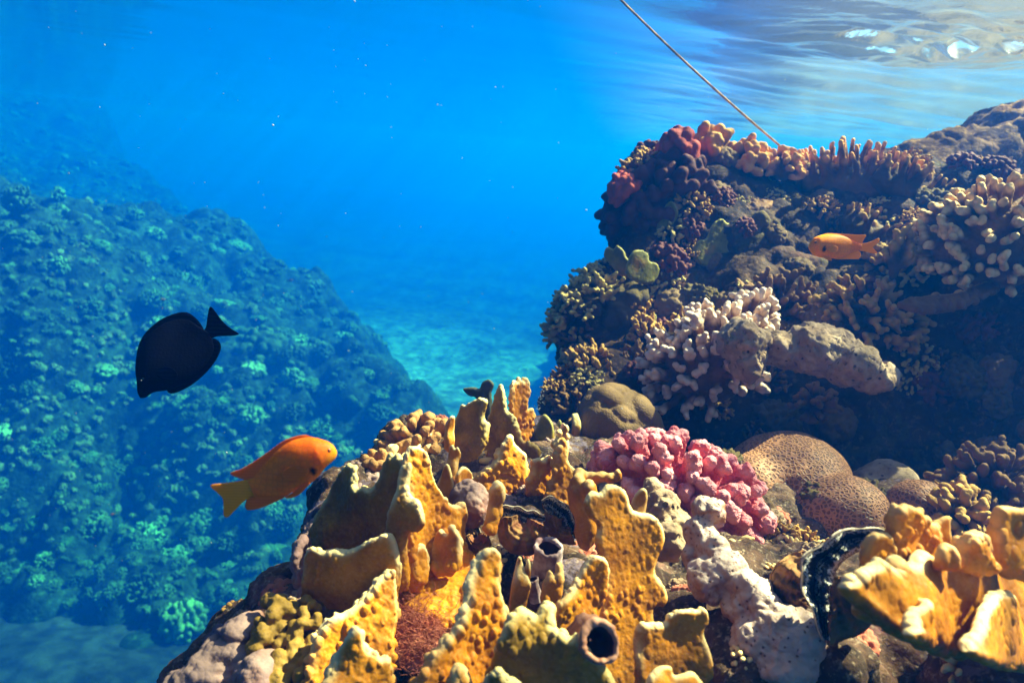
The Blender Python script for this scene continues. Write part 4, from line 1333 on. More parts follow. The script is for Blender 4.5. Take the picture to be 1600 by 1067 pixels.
fish("surgeonfish", "black deep bodied surgeonfish hanging head down before the hazy reef slope", "fish", 0.66, 12,
     [(219, 622), (215, 612), (214, 596), (212, 570), (220, 541), (234, 522), (254, 506), (276, 498), (294, 499), (308, 508), (324, 518)],
     [(219, 622), (228, 621), (240, 613), (264, 609), (290, 598), (311, 582), (328, 563), (336, 547), (334, 535), (330, 527)],
     (219, 622), (327, 522), 0.0105,
     [("dorsal_fin", [(216, 580), (212, 566), (217, 538), (229, 518), (250, 500), (273, 490), (292, 488), (307, 498), (318, 514), (314, 524), (296, 508), (270, 508), (240, 530), (224, 560)], 0.0),
      ("anal_fin", [(262, 604), (267, 615), (292, 606), (315, 589), (334, 568), (345, 546), (342, 533), (331, 529), (324, 545), (314, 572), (290, 592)], 0.0),
      ("tail_fin", [(318, 520), (322, 510), (324, 496), (327, 481), (331, 480), (336, 486), (349, 503), (362, 514), (373, 521), (368, 524), (352, 525), (338, 526), (326, 530)], 0.0),
      ("pectoral_fin", [(246, 578), (262, 572), (276, 576), (282, 586), (272, 592), (256, 590)], 0.0103)],
     (229, 591, 5.0), (M_black, M_blackfin, M_blackfin), group=None, facew=0.05)

# specks of fish far off over the slope
_far = [((255, 468), 4.6, 11), ((608, 660), 3.4, 7), ((176, 803), 3.6, 8), ((453, 438), 6.0, 10), ((280, 505), 5.0, 9), ((660, 735), 3.0, 6)]
for i, ((x, y), d, n) in enumerate(_far):
    d = d * 1.3; A = P(x, y, d); L = n * mpp(d); rs = np.random.RandomState(i)
    sg = 1 if i % 2 else -1
    fx = unit(cR * sg + cF * rs.uniform(-.5, .5) + cU * rs.uniform(-.3, .3)); fz = unit(cU - fx * (cU @ fx)); fy = np.cross(fz, fx)
    s = np.linspace(0, 1, 14); V = []
    for q in s:
        hh = L * (0.20 * math.sin(min(q * 1.25, 1) * PI) ** 0.7 + 0.02) if q < .8 else L * (0.02 + 0.75 * (q - .8))
        hw = L * 0.09 * math.sin(min(q * 1.2, 1) * PI) + 0.003 * L
        for k in range(10):
            t = 2 * PI * k / 10
            V.append(A + fx * (0.5 - q) * L + fz * hh * math.sin(t) + fy * hw * math.cos(t))
    o = mk("reef_fish", np.array(V), [tuple(f) for f in grid_faces(14, 10)] + [(i_ * 10 + 9, i_ * 10, i_ * 10 + 10, i_ * 10 + 19) for i_ in range(13)] + [tuple(range(10)), tuple(range(139, 129, -1))],
           M_damsel if i % 3 else M_acro_white, origin=A)
    tag(o, "tiny far off reef fish hovering over the hazy blue slope", "fish", "tiny fish over the hazy slope")
# ================================================================== OTHER CORALS AND ANIMALS ON THE LEDGE
UPC = unit(np.array([0.0, -0.25, 1.0]))


def colony(name, label, cat, px, d, up, spin, mat, gen, group=None, sink=0.0):
    V, F, tip = gen
    ax = frame(up, spin); o = P(px[0], px[1], d) - unit(up) * sink
    return tag(mk(name, to_world(V, ax, o), F, mat, attrs={"tip": tip}, origin=o), label, cat, group)


def cam_up(r=0.0, u=1.0, f=0.0):
    return unit(cR * r + cU * u - cF * f)       # f > 0 leans towards the camera


# pink cauliflower coral: a long mound of knuckled branches
_v = Vox((-.125, -.075, -.07), (.125, .075, .095), .0014)
_rs = np.random.RandomState(11); _tips = []
for i, d_ in enumerate(cap_dirs(120, -0.15, _rs, .2)):
    T = d_ * np.array([.105, .056, .066]) * _rs.uniform(.90, 1.06); B = T * np.array([.55, .25, .25])
    r = _rs.uniform(.0054, .0080)
    _v.capsule(B, T, r * .75, r * .95, .004); _tips.append(T)
    for k in range(7):
        _v.ball(T + unit(_rs.normal(0, 1, 3) + d_ * .4) * r * .95 - d_ * r * _rs.uniform(0, 1.2), r * _rs.uniform(.38, .62), .0012)
_v.ell((0, 0, 0), (.075, .034, .036), .01)
V, F = biggest(*_v.mesh())
V = rough(V, F, lambda p: .0016 * knobs(p, 330, 2) + .0006 * fbm(p, 420, 2, 4))
_ax = np.array([unit(cR - cU * .42 + cF * .0), None, None], dtype=object)
_X = unit(cR - cU * .40 - cF * 0.10); _Z = unit(cU * .92 + cR * .37 - cF * .35); _Z = unit(_Z - _X * (_Z @ _X)); _Y = np.cross(_Z, _X)
_o = P(1062, 772, .86)
tag(mk("cauliflower_coral", to_world(V, np.array([_X, _Y, _Z]), _o), F, M_pink, attrs={"tip": tip_attr(V, _tips, .013)}, origin=_o),
    "bright pink cauliflower coral mound between the fire corals and the brain coral", "coral")

# honeycomb brain coral, two swollen lobes
def _pb(x, y, d, rx, ry, rz):
    return (P(x, y, d), (rx * mpp(d), ry * mpp(d), rz))


V, F = lump([_pb(1228, 752, 1.04, 98, 80, .085), _pb(1175, 770, 1.00, 48, 62, .05), _pb(1322, 800, .95, 68, 55, .058), _pb(1262, 815, .98, 70, 60, .06)], .0030, .013,
            lambda p: .004 * fbm(p, 14, 3, 4))
tag(mk("brain_coral", V, F, M_brain), "large brown two lobed brain coral with honeycomb pits behind the giant clam", "brain coral")
V, F = lump([_pb(1437, 792, 1.0, 48, 40, .045), _pb(1400, 810, 1.0, 20, 28, .03)], .0028, .01, lambda p: .003 * fbm(p, 16, 3, 4))
tag(mk("brain_coral", V, F, M_brain), "small brain coral knob poking up behind the sunlit golden fire coral fingers", "brain coral")
V, F = lump([_pb(1385, 752, 1.1, 46, 30, .05), _pb(1350, 765, 1.08, 24, 26, .04)], .004, .02, lambda p: .006 * fbm(p, 22, 4, 4))
tag(mk("coral_rock", V, F, M_palerock), "grey rounded rock wedged behind the two brain corals", "rock")

# olive lobed boulder coral at the foot of the wall
V, F = lump([_pb(962, 662, 1.08, 60, 58, .065), _pb(925, 690, 1.06, 30, 42, .04), _pb(1000, 680, 1.07, 34, 40, .045), _pb(945, 645, 1.07, 30, 36, .045)], .0030, .02,
            lambda p: .0095 * knobs(p, 34, 3) + .003 * fbm(p, 20, 2, 3) - .005)
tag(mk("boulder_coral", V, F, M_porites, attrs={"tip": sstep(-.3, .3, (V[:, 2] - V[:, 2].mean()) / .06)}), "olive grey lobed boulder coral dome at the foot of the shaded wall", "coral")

# small knobbed corals behind the big fire coral
colony("knob_coral", "tan knobbed coral dome behind the tallest fire coral, next to the open water", "coral", (655, 712), .90, cam_up(-.1, 1, .25), .3, M_tan,
       branch_colony((.050, .045, .050), 90, .0052, .0058, .0020, 21, zmin=-.1, inner=.6, forks=0, nod=1, nodr=.7, jit=.05, tipr=.012))
colony("knob_coral", "little orange tipped knob coral under the tan knobbed dome", "coral", (592, 748), .80, cam_up(-.1, 1, .3), 1.3, M_tan,
       branch_colony((.025, .024, .028), 34, .0042, .0048, .0017, 22, zmin=-.1, inner=.5, forks=0, nod=1, nodr=.7, jit=.08, tipr=.010))

# yellow green lump coral at the lower edge and mauve rock below it
rs = np.random.RandomState(5); bl = []
for i in range(120):
    x, y = rs.uniform(395, 500), rs.uniform(935, 1085)
    if x < 395 + (y - 935) * -.05 + max(0, (985 - y)) * .5: continue
    d = .565 - (y - 935) / 150 * .06 + rs.uniform(-.004, .008)
    bl.append((P(x, y, d), rs.uniform(7, 13) * mpp(d)))
bl += [_pb(455, 1010, .575, 50, 70, .03)]
V, F = lump(bl, .0013, .002, lambda p: .0006 * fbm(p, 300, 2, 3))
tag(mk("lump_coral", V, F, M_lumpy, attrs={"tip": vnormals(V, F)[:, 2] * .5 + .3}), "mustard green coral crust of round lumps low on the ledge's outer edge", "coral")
bl = [_pb(350, 1050, .55, 62, 42, .03), _pb(300, 1075, .54, 40, 30, .03), _pb(400, 1070, .53, 40, 50, .03), _pb(385, 990, .57, 24, 26, .02), _pb(330, 1030, .56, 20, 18, .015)]
V, F = lump(bl, .0018, .008, lambda p: .006 * fbm(p, 40, 4, 3) + .003 * knobs(p, 120, 3))
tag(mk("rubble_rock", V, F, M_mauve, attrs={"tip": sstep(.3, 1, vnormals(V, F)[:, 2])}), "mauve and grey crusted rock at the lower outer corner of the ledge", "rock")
bl = [_pb(740, 790, .655, 24, 30, .015), _pb(728, 772, .665, 18, 22, .012), _pb(720, 815, .66, 14, 20, .012)]
V, F = lump(bl, .0016, .004, lambda p: .0035 * fbm(p, 70, 4, 3) + .0018 * knobs(p, 200, 3))
tag(mk("rubble_rock", V, F, M_mauve, attrs={"tip": sstep(.1, .9, vnormals(V, F)[:, 2])}), "mauve speckled rock leaning against the fire coral fingers", "rock")
bl = [_pb(1035, 795, .70, 26, 30, .018), _pb(1055, 820, .69, 26, 26, .018), _pb(1045, 845, .67, 22, 24, .015), _pb(1020, 770, .72, 14, 18, .012)]
V, F = lump(bl, .0018, .004, lambda p: .005 * fbm(p, 60, 4, 3) + .0022 * knobs(p, 160, 3))
tag(mk("rubble_rock", V, F, M_palerock), "pale crusted rubble lump between the tall fire coral plate and the pink coral", "rock")
bl = [_pb(475, 900, .605, 16, 22, .012), _pb(468, 870, .61, 12, 26, .012), _pb(485, 925, .60, 18, 18, .012), _pb(475, 850, .62, 10, 14, .01)]
V, F = lump(bl, .0016, .004, lambda p: .004 * fbm(p, 70, 4, 3) + .002 * knobs(p, 190, 3))
tag(mk("rubble_rock", V, F, M_mauve, attrs={"tip": sstep(.1, .9, -vnormals(V, F)[:, 0])}), "dark bluish crusted rock under the low plate's outer corner", "rock")

# whitish encrusting sponge running down to the frame's lower edge
bl = [_pb(1108, 800, 0.618, 22, 26, .016), _pb(1095, 830, 0.613, 26, 24, .017), _pb(1112, 860, 0.598, 26, 30, .018), _pb(1130, 890, 0.584, 34, 30, .02), _pb(1105, 905, 0.579, 28, 32, .018), _pb(1160, 925, 0.565, 28, 26, .018),
      _pb(1190, 945, 0.555, 28, 30, .02), _pb(1215, 985, 0.540, 48, 40, .026), _pb(1245, 1005, 0.536, 42, 44, .026), _pb(1180, 1000, 0.540, 36, 36, .022), _pb(1215, 1035, 0.526, 46, 30, .022), _pb(1150, 950, 0.560, 20, 20, .014), _pb(1080, 870, 0.608, 14, 20, .01)]
V, F = lump(bl, .0016, .004, lambda p: .004 * fbm(p, 45, 3, 3) + .0016 * knobs(p, 120, 3) + .0010 * knobs(p, 330, 5) + .002 * fbm(p, 95, 3, 8) + .0006 * fbm(p, 300, 2, 1))
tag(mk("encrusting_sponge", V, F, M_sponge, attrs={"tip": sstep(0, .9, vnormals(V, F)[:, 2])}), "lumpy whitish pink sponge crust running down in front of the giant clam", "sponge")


# tubes
def tube_thing(name, label, mouth, d, axis, r, L, outer, inner, cat="tube", lip=0.16, wob=.05, seed=0):
    A = P(mouth[0], mouth[1], d); z = unit(axis)
    prof = [(-L, r * 1.15), (-L * .75, r * 1.05), (-L * .5, r * .95), (-L * .25, r * .92), (-L * .06, r * .97), (0.0, r), (r * lip * .6, r * .95), (r * lip * .5, r * .86), (-r * .05, r * .78)]
    V, F = lathe(A, z, prof, 72, wob, seed)
    V = rough(V, F, lambda p: .13 * r * fbm(p, 1.0 / r, 4, seed, .6) + .09 * r * knobs(p, 2.6 / r, seed))
    o = tag(mk(name, V, F, outer, origin=A - z * L), label, cat)
    prof = [(-r * .03, r * .79), (-r * .4, r * .74), (-r * 1.1, r * .66), (-r * 1.9, r * .5), (-r * 2.3, r * .06)]
    V, F = lathe(A, z, prof, 72, wob, seed)
    mk("lining", V, F, inner, parent=o)
    return o


tube_thing("tube_sponge", "upright pale tube sponge with a dark mouth beside the black clam lips", (857, 856), .62, cam_up(.03, 1, .42), 22 * mpp(.62), .050, M_tube, M_tubein, "sponge", .2, .045, 1)
tube_thing("ring_tube", "dark mouthed tube with a pinkish rim on the squat shaded olive fire coral", (937, 1003), .452, cam_up(.10, .35, 1), 31 * mpp(.452), .035, M_ring, M_tubein, "tube", .25, .05, 2)
tube_thing("ring_tube", "small brown tube mouth wrapped in smooth yellow coral knobs", (912, 760), .655, cam_up(-.35, 1, .8), 15 * mpp(.655), .03, M_ring, M_tubein, "tube", .2, .06, 3)
tube_thing("tube_sponge", "short lavender tube stump leaning on the upright pale tube", (832, 905), .605, cam_up(-.2, 1, .3), 9 * mpp(.6), .02, M_tube, M_tubein, "sponge", .2, .06, 4)
bl = [_pb(921, 768, .64, 12, 20, .008), _pb(906, 742, .66, 12, 12, .008), _pb(925, 748, .66, 12, 12, .008), _pb(940, 745, .655, 12, 8, .006), _pb(955, 747, .65, 9, 8, .006), _pb(966, 742, .65, 6, 10, .005), _pb(903, 775, .65, 16, 34, .01), _pb(915, 820, .645, 18, 40, .01)]
V, F = lump(bl, .0015, .003, lambda p: .001 * fbm(p, 120, 3, 3))
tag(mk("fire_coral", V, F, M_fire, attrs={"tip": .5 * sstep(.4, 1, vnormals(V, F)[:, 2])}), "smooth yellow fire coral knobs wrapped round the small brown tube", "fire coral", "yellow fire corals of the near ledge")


# giant clams
def mantle(outer, inner, d0, d1, folds, amp, bulge, n=150, m=26):
    O = catmull(outer, 8, closed=False); I = catmull(inner, 8, closed=False)
    def rs_(c):
        L = np.concatenate([[0], np.cumsum(np.linalg.norm(np.diff(c, axis=0), axis=1))]); t = np.linspace(0, L[-1], n)
        return np.stack([np.interp(t, L, c[:, k]) for k in (0, 1)], 1)
    O, I = rs_(O), rs_(I); V, S, R = [], [], []
    for i in range(n):
        t = i / (n - 1); dd = d0 + (d1 - d0) * t
        for j in range(m):
            s = j / (m - 1)
            q = I[i] + (O[i] - I[i]) * s
            wv = math.sin(folds * 2 * PI * t + 1.6 * s) * (0.35 + 0.65 * s) + .4 * math.sin(folds * 4.7 * PI * t + 2)
            z = bulge * (abs(math.sin(PI * (s ** .8) * 1.5)) ** .7) - bulge * .5
            depth = dd - z + amp * wv
            q = q + (O[i] - I[i]) * 0.06 * math.sin(folds * 2 * PI * t) * s
            V.append(P(q[0], q[1], depth)); S.append(s); R.append(t)
    V = np.array(V); F = grid_faces(n, m)
    V2 = np.concatenate([V, V + cF * .004]); k = len(V)              # a fleshy sheet, closed at the back
    ring = [i * m for i in range(n)] + [(n - 1) * m + j for j in range(1, m)] + [i * m + m - 1 for i in range(n - 2, -1, -1)] + [j for j in range(m - 2, 0, -1)]
    W = np.array([(a, b, b + k, a + k) for a, b in zip(ring, ring[1:] + ring[:1])])
    return V2, np.concatenate([F, F[:, ::-1] + k, W]), np.array(S * 2), np.array(R * 2)


def shell(edge, hinge, d_e, d_h, flutes, amp, thick=.004, n=120, m=24):
    """fluted valve fanning from the hinge point to the edge curve"""
    E = catmull(edge, 10, closed=False); L = np.concatenate([[0], np.cumsum(np.linalg.norm(np.diff(E, axis=0), axis=1))])
    t = np.linspace(0, L[-1], n); E = np.stack([np.interp(t, L, E[:, k]) for k in (0, 1)], 1); V = []
    for i in range(n):
        for j in range(m):
            s = j / (m - 1); q = np.array(hinge) + (E[i] - np.array(hinge)) * (0.12 + .88 * s)
            f = math.cos(flutes * 2 * PI * i / (n - 1))
            dd = d_h + (d_e - d_h) * s - .016 * math.sin(PI * s) - amp * f * s - .0012 * math.sin(s * 38)
            V.append(P(q[0], q[1], dd))
    V = np.array(V); k = len(V); F = grid_faces(n, m)
    V = np.concatenate([V, V + cF * thick])
    ring = [i * m for i in range(n)] + [(n - 1) * m + j for j in range(1, m)] + [i * m + m - 1 for i in range(n - 2, -1, -1)] + [j for j in range(m - 2, 0, -1)]
    W = np.array([(a, b, b + k, a + k) for a, b in zip(ring, ring[1:] + ring[:1])])
    F = np.concatenate([F, F[:, ::-1] + k, W])
    return rough(V, F, lambda p: .0016 * fbm(p, 130, 3, 2)), F


def clam(label, man, shells, d):
    root = tag(empty("giant_clam", P(np.mean([p[0] for p in man[0]]), np.max([p[1] for p in man[0]]), d)), label, "clam", "giant clams in the ledge")
    V, F, S, R = mantle(*man)
    mk("mantle", V, F, M_mantle, parent=root, attrs={"across": S, "along": R})
    for s in shells:
        V, F = shell(*s); mk("shell", V, F, M_shell, parent=root, attrs={"tip": np.zeros(len(V))})
    return root


clam("gaping giant clam with black and white wavy mantle beside the blurred fire coral",
     ([(1392, 832), (1345, 824), (1305, 838), (1268, 864), (1252, 886), (1256, 920), (1270, 955), (1286, 1000)], [(1392, 872), (1362, 858), (1330, 868), (1308, 890), (1304, 920), (1302, 955), (1298, 1000)], .520, .505, 4.5, .0035, .016),
     [([(1256, 862), (1232, 870), (1212, 888), (1204, 915), (1216, 945), (1246, 968)], (1276, 930), .565, .545, 4, .004),
      ([(1296, 1010), (1318, 1000), (1345, 990), (1368, 968), (1375, 930), (1366, 900)], (1302, 905), .512, .500, 4, .0045)], .52)
clam("black lipped clam with pale rim below the slim knobbed tower",
     ([(846, 782), (862, 776), (880, 784), (897, 804), (907, 826), (902, 840)], [(852, 798), (858, 806), (866, 818), (876, 832), (888, 840), (898, 842)], .672, .655, 2.5, .0018, .011, 90, 22),
     [([(850, 800), (852, 825), (872, 848), (900, 850)], (885, 815), .668, .662, 3, .002)], .66)
clam("narrow clam slit with black fringed lips under the thumb shaped finger",
     ([(782, 792), (800, 790), (820, 796), (838, 800), (852, 808)], [(784, 812), (800, 818), (818, 822), (836, 820), (852, 814)], .662, .650, 3.0, .0014, .008, 90, 20),
     [([(776, 812), (782, 850), (812, 868), (846, 860), (858, 826)], (818, 806), .648, .655, 5, .0022)], .65)
clam("brown ridged clam shell half hidden beside the golden lit plate",
     ([(728, 838), (720, 826), (730, 816), (746, 820), (752, 834)], [(734, 842), (732, 834), (736, 828), (742, 830), (746, 838)], .655, .648, 2.0, .0012, .006, 70, 16),
     [([(722, 842), (732, 862), (752, 868), (766, 856), (764, 836)], (742, 832), .648, .655, 2, .003)], .65)

# turf algae: countless fine threads
rs = np.random.RandomState(8); parts = []
for i in range(2000):
    x, y = 648 + rs.normal(0, 27), 992 + rs.normal(0, 25)
    d = .558 - (y - 992) / 60 * .02 + rs.uniform(-.008, .008)
    a = P(x, y, d); v = unit(cU * rs.uniform(.2, 1) + cR * rs.normal(0, .8) - cF * rs.uniform(0, 1.2)); L = rs.uniform(.004, .009)
    b = unit(rs.normal(0, 1, 3)); t = np.linspace(0, 1, 5)[:, None]
    parts.append(tube(a + v * L * t + b * L * .5 * t * t, np.array([.00028, .00026, .00022, .00016, .00008]), 3))
V, F = merge(parts)
tag(mk("turf_algae", V, F, M_algae), kind="stuff")
bl = [_pb(645, 990, .585, 44, 40, .018), _pb(660, 1020, .57, 40, 30, .018)]
V, F = lump(bl, .0022, .004, lambda p: .004 * fbm(p, 70, 4, 3))
tag(mk("rubble_rock", V, F, M_algae), "reddish turf covered rock below the lit fire coral shelf", "rock")

# mooring line running from the wall up to the surface
a, b = P(1254, 258, 1.585), P(978, 0, 1.46); v = b - a
e = b + v * ((SURF_Z - b[2]) / v[2])
t = np.linspace(0, 1, 90)[:, None]
path = a + (e - a) * t - np.array([0, 0, 1]) * 0.012 * np.sin(t * PI)
k = np.linspace(0, 2 * PI, 26)[:, None]
loops = [tube(a + np.array([0.012 * j - .006, 0, -.006 * j]) + (cR * np.cos(k) * .020 + cF * np.sin(k) * .026 + cU * np.sin(k + j) * .006), .0036, 8) for j in (0, 1)]
V, F = merge([tube(path, .0023, 10)] + loops)
o = mk("mooring_line", V, F, M_rope, origin=a)
tag(o, "tan mooring line stretching from the reef wall up toward the surface", "rope")
# ================================================================== CORALS OF THE SHADED WALL
# maroon cauliflower coral down the wall's outer corner
colony("cauliflower_coral", "maroon knuckled cauliflower coral covering the wall's upper outer corner", "coral", (1022, 318), 1.52, cam_up(-.75, .55, .75), .2, M_maroon,
       branch_colony((.115, .075, .085), 120, .011, .0125, .0036, 31, zmin=-.35, inner=.55, forks=0, nod=2, nodr=.8, jit=.10, tipr=.02))
colony("cauliflower_coral", "red sunlit cauliflower coral knot topping the maroon coral", "coral", (1058, 240), 1.49, cam_up(.1, .8, .6), .2, M_maroon_red,
       branch_colony((.034, .030, .044), 26, .010, .0125, .0030, 32, zmin=-.3, inner=.4, forks=0, nod=1, nodr=.8, jit=.08, tipr=.02))
colony("cauliflower_coral", "small dark red cauliflower coral overhanging the blue on the wall's edge", "coral", (978, 298), 1.47, cam_up(-.8, .6, .4), .2, M_maroon_red,
       branch_colony((.028, .028, .030), 24, .0085, .0095, .0030, 33, zmin=-.2, inner=.4, forks=0, nod=1, nodr=.8, jit=.08, tipr=.02))
colony("finger_coral", "thick rounded brown finger coral right behind the red cauliflower knot", "coral", (1108, 255), 1.58, cam_up(.0, 1, .25), .5, M_brownfinger,
       branch_colony((.052, .045, .068), 26, .010, .0115, .0032, 34, zmin=.0, inner=.3, forks=1, nod=1, nodr=.8, jit=.12, tipr=.022))
colony("finger_coral", "knobby golden rimmed finger coral in the middle of the wall's crest", "coral", (1168, 262), 1.58, cam_up(.05, 1, .3), 1.5, M_brownfinger,
       branch_colony((.062, .05, .052), 44, .0075, .009, .0030, 35, zmin=-.1, inner=.35, forks=1, nod=1, nodr=.8, jit=.12, tipr=.02))
colony("finger_coral", "low bristling finger coral where the mooring line is made fast", "coral", (1222, 268), 1.56, cam_up(.05, 1, .4), 2.5, M_brownfinger,
       branch_colony((.05, .045, .045), 50, .0055, .0058, .0028, 36, zmin=-.1, inner=.35, forks=1, nod=1, nodr=.8, jit=.15, tipr=.016))


def finger_fan(seed, n, w, Lm, r, h, rise, mat, name, label, px, d, up, group=None):
    """upright fingers crowded on a ledge, leaning outward"""
    rs = np.random.RandomState(seed)
    v = Vox((-w - .06, -.10, -.05), (w + .06, .10, Lm * 1.5 + .05), h); tips = []
    for i in range(n):
        x = rs.uniform(-w, w); y = rs.uniform(-.05, .05); L = Lm * rs.uniform(.65, 1.25) * (1 - .35 * (x / w) ** 2)
        B = np.array([x * .8, y, -.03]); v1 = np.array([x / w * .45 + rs.normal(0, .12), y * 4 + rs.normal(0, .1), 1.0])
        m = B + unit(v1) * L * .5; T = m + unit(v1 + np.array([rs.normal(0, .15), rs.normal(0, .15), .2])) * L * .5
        rr = r * rs.uniform(.8, 1.2)
        v.capsule(B, m, rr * 1.3, rr * 1.1, rr * .5); v.capsule(m, T, rr * 1.1, rr * .8, rr * .5); tips.append(T)
        if rs.rand() < .5:
            e = m + unit(v1 + np.array([rs.normal(0, .6), rs.normal(0, .5), 0])) * L * .4; v.capsule(m, e, rr, rr * .75, rr * .5); tips.append(e)
    v.ell((0, 0, -.03), (w * 1.05, .06, .03), .02)
    V, F = biggest(*v.mesh()); V = rough(V, F, lambda p: r * .28 * knobs(p, .8 / r * .6, seed) - r * .1)
    return colony(name, label, "coral", px, d, up, 0.0, mat, (V, F, tip_attr(V, tips, r * 3)), group)


finger_fan(41, 80, .125, .085, .0052, .0026, 1, M_brownfinger, "finger_coral", "wide crest of upright brown coral fingers, tallest on top of the wall", (1335, 272), 1.56, cam_up(.05, 1, .25))
finger_fan(42, 40, .085, .065, .0048, .0025, 1, M_acro_brown, "finger_coral", "backlit brown coral fingers pointing at the light, beside the sunlit ball coral", (1420, 290), 1.52, cam_up(.55, .9, .2))
finger_fan(43, 26, .06, .050, .0045, .0024, 1, M_acro_brown, "finger_coral", "rim lit stubby coral branches below the wide crest of fingers", (1375, 350), 1.44, cam_up(.5, .9, .6))
V, F = lump([_pb(1492, 290, 1.62, 34, 40, .05), _pb(1480, 325, 1.6, 30, 40, .05)], .0042, .02, lambda p: .003 * fbm(p, 40, 3, 3))
tag(mk("ball_coral", V, F, M_porites, attrs={"tip": V[:, 2] * 0}), "smooth rounded coral ball with a sunlit rim under the far rock", "coral")
V, F, tp = blade([(1512, 275), (1522, 252), (1534, 247), (1545, 246), (1538, 258), (1526, 275)], 1.66, t=.004, kn=.0006)
tag(mk("coral_flap", V, F, M_brownfinger, attrs={"tip": tp}), "thin pointed coral flap catching light beside the smooth coral ball", "coral")

# far rock, nearer the surface
V, F = lump([_pb(1590, 250, 1.95, 110, 72, .22), _pb(1490, 275, 1.92, 90, 62, .2), _pb(1720, 220, 2.0, 130, 80, .25), _pb(1410, 300, 1.9, 60, 60, .18), _pb(1650, 420, 2.0, 250, 170, .3)], .0095, .05,
            lambda p: .022 * fbm(p, 9, 4, 5) + .014 * knobs(p, 26, 4) + .006 * knobs(p, 70, 6))
tag(mk("reef_rock", V, F, M_farrock), "sloping far rock with a sunlit top edge nearest the water surface", "rock")

# staghorns
def stag(seed, dims, n, r, h, forks=2, zmin=.1, tipr=None, inner=.25, bend=.3, flen=.34):
    return branch_colony(dims, n, r * 1.15, r * .8, h, seed, zmin=zmin, inner=inner, forks=forks, jit=.14, kn=r * .6, kf=.55 / r, tipr=tipr or r * 3.2, bend=bend, flen=flen)


colony("staghorn_coral", "pale bushy staghorn coral with white tips beside the long pale rock", "coral", (1105, 575), 1.19, cam_up(-.35, .85, .75), .3, M_acro_white, branch_colony((.096, .074, .100), 120, .0056, .0046, .0021, 51, zmin=-.2, inner=.55, forks=2, jit=.16, kn=.0026, kf=110, tipr=.013, flen=.30))
colony("staghorn_coral", "stout staghorn branches with cream tips rising behind the long pale rock", "coral", (1168, 515), 1.22, cam_up(.25, 1, .25), 1.3, M_acro_white, branch_colony((.050, .04, .062), 44, .0056, .0046, .0021, 52, zmin=.1, inner=.45, forks=2, jit=.16, kn=.0026, kf=110, tipr=.013, flen=.30))
colony("staghorn_coral", "large cream knobbed staghorn mound at the wall's upper right edge", "coral", (1552, 380), 1.20, cam_up(-.25, .85, .8), .3, M_acro_cream, branch_colony((.122, .10, .10), 250, .0058, .0052, .0024, 53, zmin=-.2, inner=.62, forks=1, nod=2, nodr=.7, jit=.10, kn=.0016, kf=170, tipr=.011, flen=.16))
colony("staghorn_coral", "dark table coral jutting over the blue water with pale bluish tips", "coral", (912, 484), 1.42, cam_up(-.75, .75, .25), .3, M_acro_blue, stag(54, (.082, .070, .052), 84, .0042, .0024, 2, zmin=-.05))
colony("staghorn_coral", "upper tier of pale tipped branches above the jutting dark table coral", "coral", (926, 448), 1.46, cam_up(-.6, .85, .2), 1.3, M_acro_blue, stag(55, (.05, .045, .04), 44, .0040, .0024, 2, zmin=.0))
colony("staghorn_coral", "lowest dark table coral ledge jutting over the blue water", "coral", (905, 568), 1.40, cam_up(-.85, .45, .2), .3, M_acro_blue, stag(56, (.045, .04, .035), 44, .0036, .0022, 2, zmin=-.1), None)
colony("staghorn_coral", "brown violet staghorn bush above the long pale rock", "coral", (1212, 485), 1.34, cam_up(.0, .9, .6), .3, M_acro_purple, stag(57, (.075, .06, .065), 56, .0052, .0026, 2, zmin=-.15))
colony("staghorn_coral", "grey brown staghorn thicket where the long pale rock tapers off", "coral", (1360, 500), 1.26, cam_up(.2, .9, .6), .3, M_acro_brown, stag(58, (.09, .07, .06), 64, .0052, .0026, 2, zmin=-.1))
colony("staghorn_coral", "small pale violet staghorn tuft hanging beneath the long pale rock", "coral", (1272, 632), 1.19, cam_up(-.1, .4, 1), .3, M_acro_purple, stag(59, (.034, .03, .034), 34, .0044, .0022, 1, zmin=-.3))
colony("staghorn_coral", "upright slender staghorn with an orange rim below the small duller fish", "coral", (1398, 420), 1.22, cam_up(.1, 1, .3), .3, M_acro_brown, stag(60, (.022, .022, .062), 16, .0050, .0024, 1, zmin=.3))
colony("staghorn_coral", "peaked brown staghorn just inside the large cream mound", "coral", (1432, 410), 1.30, cam_up(.05, 1, .4), .3, M_acro_brown, stag(61, (.045, .04, .06), 40, .0048, .0024, 2, zmin=.0))
colony("staghorn_coral", "dim bluish staghorn bush in shade at the ledge's back, beyond the brain corals", "coral", (1552, 762), 1.02, cam_up(-.1, .9, .6), .3, M_acro_purple, stag(62, (.072, .06, .052), 54, .0058, .0026, 1, zmin=-.1))
colony("staghorn_coral", "dark staghorn tuft beside the small brain coral knob", "coral", (1500, 800), .93, cam_up(-.1, .9, .6), 1.3, M_acro_brown, stag(63, (.040, .035, .03), 34, .005, .0024, 1, zmin=-.1))

